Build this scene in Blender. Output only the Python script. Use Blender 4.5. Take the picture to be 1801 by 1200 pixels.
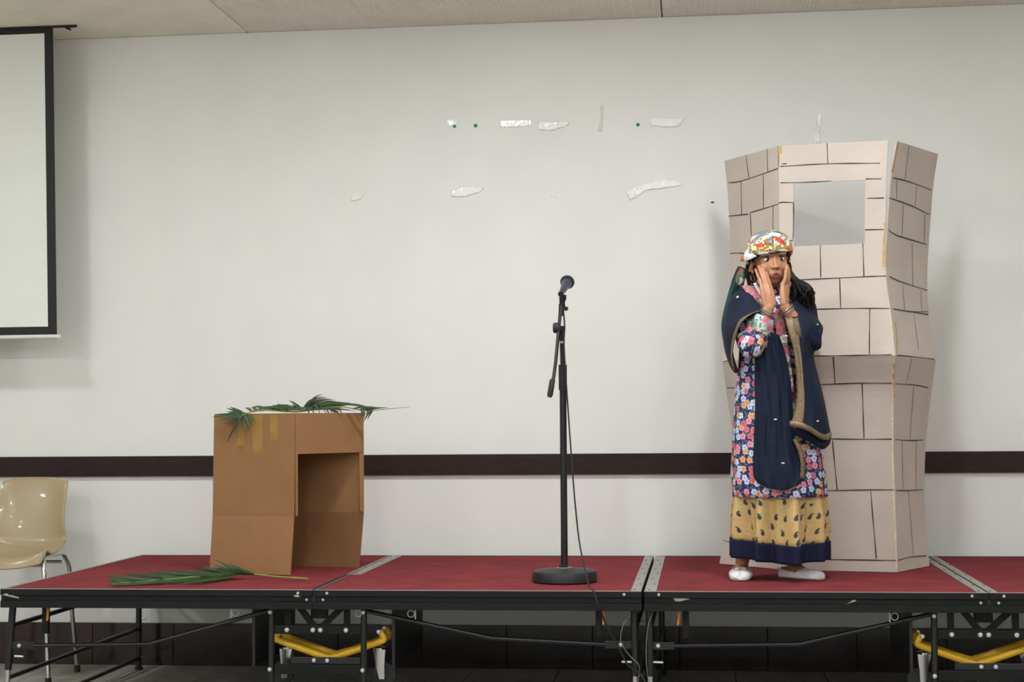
import bpy, bmesh, math, random
from mathutils import Vector, Matrix, noise
random.seed(7)
for o in list(bpy.data.objects): bpy.data.objects.remove(o)
SC = bpy.context.scene
COL = SC.collection
V = Vector
HS = 0.525                                   # height of the stage deck above the floor
# ------------------------------------------------------------------ camera
IW, IH = 1801.0, 1200.0
FPX = 2818.86
CAM = V((2.6599, -5.8743, 0.6255 + HS))
YAW, PITCH, ROLL = 0.1165, 0.0498, -0.0082
_f = V((-math.sin(YAW)*math.cos(PITCH), math.cos(YAW)*math.cos(PITCH), math.sin(PITCH)))
_r = V((math.cos(YAW), math.sin(YAW), 0)); _u = _r.cross(_f)
CR = _r*math.cos(ROLL) + _u*math.sin(ROLL)
CU = -_r*math.sin(ROLL) + _u*math.cos(ROLL)
cam = bpy.data.cameras.new('camera'); cam.sensor_width = 36; cam.lens = FPX/IW*36
cam.clip_end = 60
camo = bpy.data.objects.new('camera', cam); COL.objects.link(camo)
M = Matrix((CR, CU, -_f)).transposed().to_4x4(); M.translation = CAM
camo.matrix_world = M
SC.camera = camo
# ------------------------------------------------------------------ world, exposure
w = bpy.data.worlds.new('world'); SC.world = w; w.use_nodes = True
w.node_tree.nodes['Background'].inputs[0].default_value = (0.02, 0.02, 0.02, 1)
SC.view_settings.view_transform = 'Standard'; SC.view_settings.look = 'None'
SC.view_settings.gamma = 1; SC.view_settings.use_curve_mapping = False
SC.view_settings.exposure = 0.0
LAMP_POWER = 224.0
LAMP_COL = (0.925, 0.96, 1.0)
LAMPS = [(-0.76, -0.42, .60), (1.55, -0.42, .85), (3.1, -0.42, .85), (6.0, -1.0, .45)] + [(x, y, 1.05) for y in (-3.6, -6.6, -9.2) for x in (-3.1, -0.76, 1.58, 3.92, 6.2)]   # x, y, relative output

# ------------------------------------------------------------------ survey helpers: a sight line met with a depth / height / plane
def ray(px, py):
    return _f + CR*((px-IW/2)/FPX) - CU*((py-IH/2)/FPX)
def at(px, py, Y):
    d = ray(px, py); return CAM + d*((Y-CAM.y)/d.y)
def atz(px, py, z=HS):
    d = ray(px, py); return CAM + d*((z-CAM.z)/d.z)
def onplane(px, py, p0, n):
    d = ray(px, py); return CAM + d*((p0-CAM).dot(n)/d.dot(n))
def project(p):
    d = p-CAM; z = d.dot(_f)
    return (IW/2+FPX*d.dot(CR)/z, IH/2-FPX*d.dot(CU)/z)

# ------------------------------------------------------------------ materials
MATS = {}
def lin(c):
    return tuple(((x/255.0)/12.92 if x/255.0 <= .04045 else ((x/255.0+.055)/1.055)**2.4) for x in c)
def mat(name, col, rough=.6, metal=0., var=.0, scale=20., bump=0., bscale=200., spec=.5, trans=0., alpha=1., coat=0., emit=None, sheen=0., stretch=None):
    """procedural material; col is an sRGB 0-255 albedo, var mixes a darker/lighter noise into it"""
    if name in MATS: return MATS[name]
    m = bpy.data.materials.new(name); m.use_nodes = True
    nt = m.node_tree; b = nt.nodes['Principled BSDF']
    c = lin(col)
    b.inputs['Base Color'].default_value = (*c, 1); b.inputs['Roughness'].default_value = rough
    b.inputs['Metallic'].default_value = metal; b.inputs['Specular IOR Level'].default_value = spec
    b.inputs['Transmission Weight'].default_value = trans; b.inputs['Alpha'].default_value = alpha
    b.inputs['Coat Weight'].default_value = coat; b.inputs['Sheen Weight'].default_value = sheen
    if emit:
        b.inputs['Emission Color'].default_value = (*emit[0], 1); b.inputs['Emission Strength'].default_value = emit[1]
    tc = nt.nodes.new('ShaderNodeTexCoord'); src = tc.outputs['Object']
    if stretch:
        mp = nt.nodes.new('ShaderNodeMapping'); mp.inputs['Scale'].default_value = stretch
        nt.links.new(src, mp.inputs[0]); src = mp.outputs[0]
    if var > 0:
        n = nt.nodes.new('ShaderNodeTexNoise'); n.inputs['Scale'].default_value = scale; n.inputs['Detail'].default_value = 6
        r = nt.nodes.new('ShaderNodeValToRGB')
        r.color_ramp.elements[0].position = .3; r.color_ramp.elements[1].position = .7
        r.color_ramp.elements[0].color = (*[x*(1-var) for x in c], 1)
        r.color_ramp.elements[1].color = (*[min(1, x*(1+var)) for x in c], 1)
        nt.links.new(src, n.inputs['Vector']); nt.links.new(n.outputs['Fac'], r.inputs[0])
        nt.links.new(r.outputs[0], b.inputs['Base Color'])
    if bump > 0:
        n2 = nt.nodes.new('ShaderNodeTexNoise'); n2.inputs['Scale'].default_value = bscale; n2.inputs['Detail'].default_value = 4
        bp = nt.nodes.new('ShaderNodeBump'); bp.inputs['Strength'].default_value = bump; bp.inputs['Distance'].default_value = .01
        nt.links.new(src, n2.inputs['Vector']); nt.links.new(n2.outputs['Fac'], bp.inputs['Height'])
        nt.links.new(bp.outputs[0], b.inputs['Normal'])
    MATS[name] = m
    return m

class NT:
    """tiny helper for writing shader math"""
    def __init__(s, m):
        s.nt = m.node_tree
    def n(s, typ, **kw):
        x = s.nt.nodes.new(typ)
        for k, v in kw.items(): setattr(x, k, v)
        return x
    def link(s, a, b): s.nt.links.new(a, b)
    def m(s, op, a, b=None, c=None):
        x = s.nt.nodes.new('ShaderNodeMath'); x.operation = op
        for i, v in enumerate((a, b, c)):
            if v is None: continue
            if hasattr(v, 'is_linked') or hasattr(v, 'links'): s.nt.links.new(v, x.inputs[i])
            else: x.inputs[i].default_value = v
        return x.outputs[0]
    def mix(s, fac, a, b):
        x = s.nt.nodes.new('ShaderNodeMix'); x.data_type = 'RGBA'
        for inp, v in ((x.inputs[0], fac), (x.inputs[6], a), (x.inputs[7], b)):
            if hasattr(v, 'links'): s.nt.links.new(v, inp)
            elif isinstance(v, (int, float)): inp.default_value = v
            else: inp.default_value = (*v, 1)
        return x.outputs[2]

def floral_mat(name, base, cols, leafcol, scale, rough=.75):
    """printed flowers: five petalled blossoms in Voronoi cells over the garment's UV, small leaves between"""
    m = mat(name, base, rough); t = NT(m); b = m.node_tree.nodes['Principled BSDF']
    uv = t.n('ShaderNodeUVMap').outputs[0]
    def layer(sc, off, petals, rmax, k, inner=.2):
        mp = t.n('ShaderNodeMapping'); mp.inputs['Scale'].default_value = (sc, sc, 1); mp.inputs['Location'].default_value = (off, off*.7, 0)
        t.link(uv, mp.inputs[0])
        vo = t.n('ShaderNodeTexVoronoi', voronoi_dimensions='2D'); vo.inputs['Scale'].default_value = 1; vo.inputs['Randomness'].default_value = .75
        t.link(mp.outputs[0], vo.inputs['Vector'])
        sub = t.n('ShaderNodeVectorMath', operation='SUBTRACT'); t.link(mp.outputs[0], sub.inputs[0]); t.link(vo.outputs['Position'], sub.inputs[1])
        sp = t.n('ShaderNodeSeparateXYZ'); t.link(sub.outputs[0], sp.inputs[0])
        ang = t.m('ARCTAN2', sp.outputs[1], sp.outputs[0])
        sc2 = t.n('ShaderNodeSeparateColor'); t.link(vo.outputs['Color'], sc2.inputs[0])
        ph = t.m('MULTIPLY', sc2.outputs[1], 6.283)
        pet = t.m('COSINE', t.m('ADD', t.m('MULTIPLY', ang, float(petals)), ph))
        rad = t.m('ADD', t.m('MULTIPLY', pet, rmax*k), rmax*(1-k))
        inside = t.m('LESS_THAN', vo.outputs['Distance'], rad)
        core = t.m('LESS_THAN', vo.outputs['Distance'], rmax*inner)
        return inside, core, sc2.outputs[0], t.m('DIVIDE', vo.outputs['Distance'], rmax)
    cb = lin(base)
    li, lc, lr, ld = layer(scale*1.5, 3.7, 2, .42, .45)
    col = t.mix(t.m('MULTIPLY', li, .85), cb, lin(leafcol))
    i1, c1, r1, d1 = layer(scale, .3, 5, .48, .11)
    rp = t.n('ShaderNodeValToRGB'); rp.color_ramp.interpolation = 'CONSTANT'
    el = rp.color_ramp.elements
    for i, c in enumerate(cols):
        e = el[i] if i < 2 else el.new(i/len(cols))
        e.position = i/len(cols); e.color = (*lin(c), 1)
    t.link(r1, rp.inputs[0])
    dark = t.mix(t.m('MULTIPLY', d1, .22), rp.outputs[0], (.9, .9, .95))
    flower = t.mix(c1, dark, lin((170, 120, 70)))
    col = t.mix(i1, col, flower)
    t.link(col, b.inputs['Base Color'])
    return m

def paisley_mat(name, base, ink):
    m = mat(name, base, .5, sheen=.2); t = NT(m); b = m.node_tree.nodes['Principled BSDF']
    uv = t.n('ShaderNodeUVMap').outputs[0]
    mp = t.n('ShaderNodeMapping'); mp.inputs['Scale'].default_value = (20, 20, 1); t.link(uv, mp.inputs[0])
    vo = t.n('ShaderNodeTexVoronoi', voronoi_dimensions='2D'); vo.inputs['Scale'].default_value = 1; vo.inputs['Randomness'].default_value = .6
    t.link(mp.outputs[0], vo.inputs['Vector'])
    sub = t.n('ShaderNodeVectorMath', operation='SUBTRACT'); t.link(mp.outputs[0], sub.inputs[0]); t.link(vo.outputs['Position'], sub.inputs[1])
    sp = t.n('ShaderNodeSeparateXYZ'); t.link(sub.outputs[0], sp.inputs[0])
    sc = t.n('ShaderNodeSeparateColor'); t.link(vo.outputs['Color'], sc.inputs[0])
    flip = t.m('SUBTRACT', t.m('MULTIPLY', t.m('GREATER_THAN', sc.outputs[0], .5), 2.), 1.)
    x = t.m('MULTIPLY', sp.outputs[0], flip); y = sp.outputs[1]
    def circ(cx, cy, r):
        dx = t.m('SUBTRACT', x, cx); dy = t.m('SUBTRACT', y, cy)
        d = t.m('SQRT', t.m('ADD', t.m('MULTIPLY', dx, dx), t.m('MULTIPLY', dy, dy)))
        return t.m('LESS_THAN', d, r)
    s = circ(0, -.10, .17)
    for cx, cy, r in ((.0, .0, .135), (.015, .09, .095), (.05, .165, .06), (.11, .20, .042), (.165, .18, .035), (.185, .13, .028)):
        s = t.m('MAXIMUM', s, circ(cx, cy, r))
    # the border print thins out towards the top of the skirt
    spu = t.n('ShaderNodeSeparateXYZ'); t.link(uv, spu.inputs[0])
    keep = t.m('LESS_THAN', spu.outputs[1], t.m('ADD', .10, t.m('MULTIPLY', sc.outputs[2], .16)))
    s = t.m('MULTIPLY', s, keep)
    nz = t.n('ShaderNodeTexNoise'); nz.inputs['Scale'].default_value = 60; t.link(uv, nz.inputs['Vector'])
    g = t.mix(nz.outputs['Fac'], lin((170, 138, 80)), lin(base))
    dots = t.n('ShaderNodeTexVoronoi', voronoi_dimensions='2D'); dots.inputs['Scale'].default_value = 75; t.link(uv, dots.inputs['Vector'])
    low = t.m('LESS_THAN', spu.outputs[1], .10)
    dd = t.m('MULTIPLY', t.m('LESS_THAN', dots.outputs['Distance'], .22), low)
    g = t.mix(t.m('MULTIPLY', dd, .28), g, lin((170, 70, 45)))
    rim = t.mix(s, g, lin(ink))
    t.link(rim, b.inputs['Base Color'])
    return m

def thread_mat(name, base, other, scale):
    """woven metallic border: fine voronoi of gold and brown thread"""
    m = mat(name, base, .45, metal=.25); t = NT(m); b = m.node_tree.nodes['Principled BSDF']
    tc = t.n('ShaderNodeTexCoord').outputs['Object']
    vo = t.n('ShaderNodeTexVoronoi'); vo.inputs['Scale'].default_value = scale; t.link(tc, vo.inputs['Vector'])
    c = t.mix(t.m('MULTIPLY', vo.outputs['Distance'], 1.4), lin(base), lin(other))
    t.link(c, b.inputs['Base Color'])
    return m

def stripe_bump(m, axis, freq, strength, dist=.004):
    t = NT(m); b = m.node_tree.nodes['Principled BSDF']
    tc = t.n('ShaderNodeTexCoord').outputs['Object']; sp = t.n('ShaderNodeSeparateXYZ'); t.link(tc, sp.inputs[0])
    s = t.m('SINE', t.m('MULTIPLY', sp.outputs[axis], freq*6.283))
    bp = t.n('ShaderNodeBump'); bp.inputs['Strength'].default_value = strength; bp.inputs['Distance'].default_value = dist
    t.link(s, bp.inputs['Height']); t.link(bp.outputs[0], b.inputs['Normal'])
    return m

# ------------------------------------------------------------------ object helpers
ORIG = {}
def thing(name, label, cat, loc, group=None, kind=None):
    o = bpy.data.objects.new(name, None); COL.objects.link(o); o.location = loc; o.empty_display_size = .05
    ORIG[o.name] = V(loc)
    tag(o, label, cat, group, kind)
    return o
def tag(o, label=None, cat=None, group=None, kind=None):
    if label: o['label'] = label
    if cat: o['category'] = cat
    if group: o['group'] = group
    if kind: o['kind'] = kind
    return o

class MB:
    def __init__(s): s.v = []; s.f = []; s.uv = []
    def add(s, vs, fs, uvs=None):
        k = len(s.v); s.v += [V(p) for p in vs]; s.f += [[i+k for i in f] for f in fs]
        s.uv += list(uvs) if uvs else [(0, 0)]*len(vs)
        return s
    def box(s, a, b, R=None):
        a = V(a); b = V(b); c = (a+b)/2
        vs = [V((x, y, z)) for z in (a.z, b.z) for y in (a.y, b.y) for x in (a.x, b.x)]
        if R: vs = [c + R @ (p-c) for p in vs]
        return s.add(vs, [(0, 2, 3, 1), (4, 5, 7, 6), (0, 1, 5, 4), (2, 6, 7, 3), (0, 4, 6, 2), (1, 3, 7, 5)])
    def bar(s, p, q, wx, wz, up=V((0, 0, 1))):
        """rectangular bar from p to q"""
        p = V(p); q = V(q); d = (q-p).normalized()
        if abs(d.dot(up)) > .98: up = V((0, 1, 0))
        a = d.cross(up).normalized()*wx/2; b = a.cross(d).normalized()*wz/2
        vs = [p-a-b, p+a-b, p+a+b, p-a+b, q-a-b, q+a-b, q+a+b, q-a+b]
        return s.add(vs, [(0, 1, 2, 3), (7, 6, 5, 4), (0, 4, 5, 1), (1, 5, 6, 2), (2, 6, 7, 3), (3, 7, 4, 0)])
    def tube(s, pts, r, n=10, caps=True, flat=None):
        pts = [V(p) for p in pts]; m = len(pts)
        rs = [r]*m if isinstance(r, (int, float)) else list(r)
        T = [((pts[min(i+1, m-1)]-pts[max(i-1, 0)])).normalized() for i in range(m)]
        a = T[0].orthogonal().normalized()
        if abs(T[0].z) < .9: a = T[0].cross(V((0, 0, 1))).normalized()
        vs = []; uvs = []; L = 0
        for i in range(m):
            if i:
                L += (pts[i]-pts[i-1]).length
                a = (a - T[i]*a.dot(T[i])).normalized()
            b = T[i].cross(a)
            fl = 1 if flat is None else flat
            for k in range(n):
                t = 2*math.pi*k/n
                vs.append(pts[i] + a*math.cos(t)*rs[i] + b*math.sin(t)*rs[i]*fl); uvs.append((t*rs[i], L))
        fs = [(i*n+k, i*n+(k+1) % n, (i+1)*n+(k+1) % n, (i+1)*n+k) for i in range(m-1) for k in range(n)]
        if caps: fs += [list(range(n))[::-1], [(m-1)*n+k for k in range(n)]]
        return s.add(vs, fs, uvs)
    def lathe(s, prof, c=(0, 0, 0), n=24, R=None):
        """profile [(radius, height)] turned about z through c"""
        c = V(c); vs = []
        for r, z in prof:
            for k in range(n):
                t = 2*math.pi*k/n; p = V((r*math.cos(t), r*math.sin(t), z))
                vs.append(c + (R @ p if R else p))
        m = len(prof)
        fs = [(i*n+k, i*n+(k+1) % n, (i+1)*n+(k+1) % n, (i+1)*n+k) for i in range(m-1) for k in range(n)]
        fs += [list(range(n))[::-1], [(m-1)*n+k for k in range(n)]]
        return s.add(vs, fs)
    def ell(s, c, rad, n=20, m=12, R=None):
        c = V(c); vs = []; fs = []
        for i in range(m+1):
            ph = math.pi*i/m
            for k in range(n):
                t = 2*math.pi*k/n
                p = V((rad[0]*math.sin(ph)*math.cos(t), rad[1]*math.sin(ph)*math.sin(t), -rad[2]*math.cos(ph)))
                vs.append(c + (R @ p if R else p))
        for i in range(m):
            for k in range(n):
                fs.append((i*n+k, i*n+(k+1) % n, (i+1)*n+(k+1) % n, (i+1)*n+k))
        return s.add(vs, fs)
    def torus(s, c, R0, r, R=None, n=28, m=8, sx=1., sy=1., a0=0., a1=2*math.pi):
        c = V(c); vs = []; full = abs(a1-a0-2*math.pi) < 1e-6; nn = n if full else n+1
        for k in range(nn):
            t = a0+(a1-a0)*k/n
            for j in range(m):
                q = 2*math.pi*j/m
                p = V(((R0+r*math.cos(q))*math.cos(t)*sx, (R0+r*math.cos(q))*math.sin(t)*sy, r*math.sin(q)))
                vs.append(c + (R @ p if R else p))
        fs = [(k*m+j, ((k+1) % nn)*m+j, ((k+1) % nn)*m+(j+1) % m, k*m+(j+1) % m) for k in range(n) for j in range(m)]
        return s.add(vs, fs)
    def grid(s, G, uvG=None, closed=False):
        h = len(G); ww = len(G[0]); vs = [p for row in G for p in row]
        uvs = [u for row in uvG for u in row] if uvG else None
        fs = []
        for i in range(h-1):
            for k in range(ww if closed else ww-1):
                k2 = (k+1) % ww
                fs.append((i*ww+k, i*ww+k2, (i+1)*ww+k2, (i+1)*ww+k))
        return s.add(vs, fs, uvs)
    def prism(s, prof, axis, a, b):
        """closed 2D outline extruded along axis 0/1/2 from a to b"""
        def P(u, v, t): return {0: V((t, u, v)), 1: V((u, t, v)), 2: V((u, v, t))}[axis]
        n = len(prof); vs = [P(u, v, a) for u, v in prof] + [P(u, v, b) for u, v in prof]
        fs = [(i, (i+1) % n, n+(i+1) % n, n+i) for i in range(n)] + [list(range(n))[::-1], list(range(n, 2*n))]
        return s.add(vs, fs)
    def build(s, name, m, parent=None, smooth=True, label=None, cat=None, group=None, kind=None, bevel=0, solid=0, sub=0, org=None, off=0):
        if parent is not None: o0 = ORIG[parent.name]
        elif org is not None: o0 = V(org)
        else:
            o0 = V((sum(p.x for p in s.v)/len(s.v), sum(p.y for p in s.v)/len(s.v), min(p.z for p in s.v)))
        me = bpy.data.meshes.new(name)
        me.from_pydata([p-o0 for p in s.v], [], s.f)
        uvl = me.uv_layers.new(name='UVMap')
        for lp in me.loops: uvl.data[lp.index].uv = s.uv[lp.vertex_index]
        bm = bmesh.new(); bm.from_mesh(me); bmesh.ops.recalc_face_normals(bm, faces=bm.faces)
        if smooth:
            for f in bm.faces: f.smooth = True
            for e in bm.edges:
                if len(e.link_faces) == 2 and e.calc_face_angle(0) > .7: e.smooth = False
        bm.to_mesh(me); bm.free()
        me.materials.append(m)
        o = bpy.data.objects.new(name, me); COL.objects.link(o)
        if parent is not None: o.parent = parent
        else: o.location = o0
        ORIG[o.name] = o0
        if solid:
            md = o.modifiers.new('solid', 'SOLIDIFY'); md.thickness = solid; md.offset = off
        if sub:
            md = o.modifiers.new('sub', 'SUBSURF'); md.levels = sub; md.render_levels = sub
        if bevel:
            md = o.modifiers.new('bevel', 'BEVEL'); md.width = bevel; md.segments = 2; md.limit_method = 'ANGLE'
        return tag(o, label, cat, group, kind)

def cr(p0, p1, p2, p3, t):
    return .5*((2*p1) + (p2-p0)*t + (2*p0-5*p1+4*p2-p3)*t*t + (3*p1-p0-3*p2+p3)*t*t*t)
def crv(pts, n):
    """Catmull-Rom through pts (Vectors), n samples per span"""
    out = []; m = len(pts)
    for i in range(m-1):
        p0 = pts[i-1] if i else pts[0]*2-pts[1]; p3 = pts[i+2] if i+2 < m else pts[-1]*2-pts[-2]
        for k in range(n): out.append(cr(p0, pts[i], pts[i+1], p3, k/n))
    out.append(pts[-1].copy()); return out
def dense(rows, nu, nv):
    R = [crv(r, nu) for r in rows]
    cols = [crv([R[i][k] for i in range(len(R))], nv) for k in range(len(R[0]))]
    return [[cols[k][i] for k in range(len(cols))] for i in range(len(cols[0]))]
def uvgrid(G):
    """UV in metres along the surface"""
    U = []
    for i, row in enumerate(G):
        x = 0; r = []
        for k, p in enumerate(row):
            if k: x += (p-row[k-1]).length
            r.append(x)
        mid = r[len(r)//2]
        U.append([(a-mid, 0) for a in r])
    y = [0]; c = len(G[0])//2
    for i in range(1, len(G)): y.append(y[-1]+(G[i][c]-G[i-1][c]).length)
    return [[(U[i][k][0], -y[i]) for k in range(len(G[0]))] for i in range(len(G))]

# ================================================================== THE ROOM
YW = 1.5987                   # wall face
ZC = 2.513 + HS               # ceiling height
XL, XR, YR = -4.6, 7.4, -10.4
M_wall = mat('wall_paint', (224, 224, 218), .55, var=.025, scale=3., bump=.05, bscale=60)
M_side = mat('side_wall_paint', (206, 205, 200), .7, var=.03, scale=3.)
M_ceil = mat('ceiling_board', (243, 239, 222), .8, var=.06, scale=5.)
M_rib = stripe_bump(mat('ribbed_ceiling_board', (238, 232, 219), .8, var=.05, scale=6.), 0, 55, .5)
M_rail = mat('dark_wood', (40, 28, 26), .5, var=.25, scale=14, stretch=(1, 8, 8), spec=.2)
M_tile_dark = mat('dark_glazed_tile', (48, 36, 33), .12, var=.15, scale=8)
M_grout = mat('grout', (38, 33, 31), .9)
M_floor = mat('floor_tile', (150, 145, 136), .55, spec=.3, var=.10, scale=9)
M_seam = mat('seam_dark', (95, 85, 70), .9)

def struct(name, mb, m, **k):
    o = mb.build(name, m, kind='structure', **k); return o
floor = struct('floor', MB().box((XL, YR, -.1), (XR, YW, -.004)), M_grout, smooth=False, label='grey glazed tile floor under and before the stage', org=(0, 0, 0))
wall_back = struct('wall_back', MB().box((XL, YW, 0), (XR, YW+.12, ZC)), M_wall, smooth=False, label='white painted back wall behind the stage', org=(0, YW, 0))
struct('wall_left', MB().box((XL-.12, YR, 0), (XL, YW, ZC)), M_side, smooth=False, label='pale side wall beyond the left edge of view', org=(XL, 0, 0))
struct('wall_right', MB().box((XR, YR, 0), (XR+.12, YW, ZC)), M_side, smooth=False, label='pale side wall beyond the right edge of view', org=(XR, 0, 0))
struct('wall_front', MB().box((XL, YR-.12, 0), (XR, YR, ZC)), M_side, smooth=False, label='pale wall behind the audience', org=(0, YR, 0))
ceiling = struct('ceiling', MB().box((XL, YR, ZC+.012), (XR, YW, ZC+.12)), M_seam, smooth=False, label='beige boarded ceiling with visible seams', org=(0, 0, ZC))
seams = [XL, -3.5, -1.49, .51, 2.508, 4.51, 6.51, XR]
for i in range(len(seams)-1):
    for (y0, y1) in ((.5, YW), (-3.5, .5), (-7.5, -3.5), (YR, -7.5)):
        MB().box((seams[i]+.003, y0+.003, ZC), (seams[i+1]-.003, y1-.003, ZC+.012)).build('ceiling_panel', M_rib if i >= 3 else M_ceil, ceiling, smooth=False, bevel=.002)
# floor tiles where the floor shows, one object each, sharing one mesh
T = .40; t0 = None
for ix in range(-3, 13):
    for iy in range(-1, 4):
        x, y = ix*T, iy*T
        if t0 is None:
            t0 = MB().box((.002, .002, -.008), (T-.002, T-.002, 0)).build('floor_tile', M_floor, floor, smooth=False, bevel=.0015); o = t0
        else:
            o = t0.copy(); COL.objects.link(o)
        o.parent = floor; o.location = (x, y, 0)
        if y+T > YW: o.scale.y = (YW-.002-y)/T
MB().box((XL, YR, -.008), (XR, -T-.002, 0)).build('floor_tile_field', M_floor, floor, smooth=False, kind='stuff')
MB().box((XL, -T, -.008), (-3*T-.002, YW, 0)).build('floor_tile_field', M_floor, floor, smooth=False, kind='stuff')
MB().box((13*T+.002, -T, -.008), (XR, YW, 0)).build('floor_tile_field', M_floor, floor, smooth=False, kind='stuff')
# skirting of dark glazed tiles
base = struct('baseboard_back', MB().box((XL, YW-.008, 0), (XR, YW, .198)), M_grout, smooth=False, label='dark brown glazed tile skirting along the back wall', org=(0, YW, 0))
b0 = None
for i in range(-4, 15):
    if b0 is None:
        b0 = MB().box((.0015, YW-.014, .002), (.3985, YW-.007, .2)).build('skirting_tile', M_tile_dark, base, smooth=False, bevel=.0015); o = b0
    else: o = b0.copy(); COL.objects.link(o)
    o.parent = base; o.location = (i*.4+.15, 0, 0)
# wooden chair rail
zr0, zr1 = HS+.3745, HS+.4705
rail = struct('trim_1', MB().box((XL, YW-.022, zr0), (XR, YW, zr1)), M_rail, smooth=False, bevel=.003, label='dark brown wooden rail running along the white wall', org=(0, YW, zr0))
mark = mat('faint_scuff', (176, 172, 164), .8)
# ------------------------------------------------------------------ ceiling lamps (out of view, they light the room)
M_trim = mat('lamp_trim', (215, 215, 212), .4)
for i, (x, y, kk) in enumerate(LAMPS):
    t = thing('ceiling_light', 'round recessed ceiling lamp with white trim ring', 'lamp', (x, y, ZC-.02), group='round lamps in the ceiling')
    MB().lathe([(.13, 0), (.15, .004), (.155, .02), (.13, .02)], (x, y, ZC-.02), 28).build('trim_ring', M_trim, t)
    MB().lathe([(.126, -.012), (.128, .002)], (x, y, ZC-.02), 28).build('diffuser', mat('lamp_glass_%d' % round(kk*100), (255, 250, 240), .5, emit=(LAMP_COL, LAMP_POWER*kk)), t)

# ================================================================== THE STAGE
D = 1.5487; L = 1.22
M_carpet = mat('red_carpet', (122, 50, 53), .95, var=.16, scale=7., bump=.35, bscale=420, spec=.1)
M_black = mat('black_powder_coat', (22, 22, 22), .5, var=.12, scale=30, spec=.2)
M_black2 = mat('black_steel', (17, 17, 18), .38)
M_alu = mat('worn_aluminium', (150, 148, 140), .45, metal=.35, var=.14, scale=26, stretch=(6, 1, 1))
M_chrome = mat('chrome', (205, 205, 205), .18, metal=1.)
M_zinc = mat('zinc_bolt', (200, 200, 196), .35, metal=.6)
M_yellow = mat('yellow_enamel', (214, 168, 32), .35, var=.08, scale=25)
M_rubber = mat('black_rubber', (26, 26, 27), .7)
M_orange = mat('orange_lever', (196, 126, 34), .4)
M_ply = mat('deck_underside', (42, 36, 32), .8)
M_wire = mat('steel_wire', (150, 148, 142), .4, metal=.7)
RX = Matrix.Rotation(math.pi/2, 3, 'X')

def bolt(parent, x, y, z, r=.0085):
    MB().lathe([(r, 0), (r, .004), (r*.8, .0075), (r*.3, .0085)], (x, y, z), 14, RX).build('bolt', M_zinc, parent)

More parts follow.
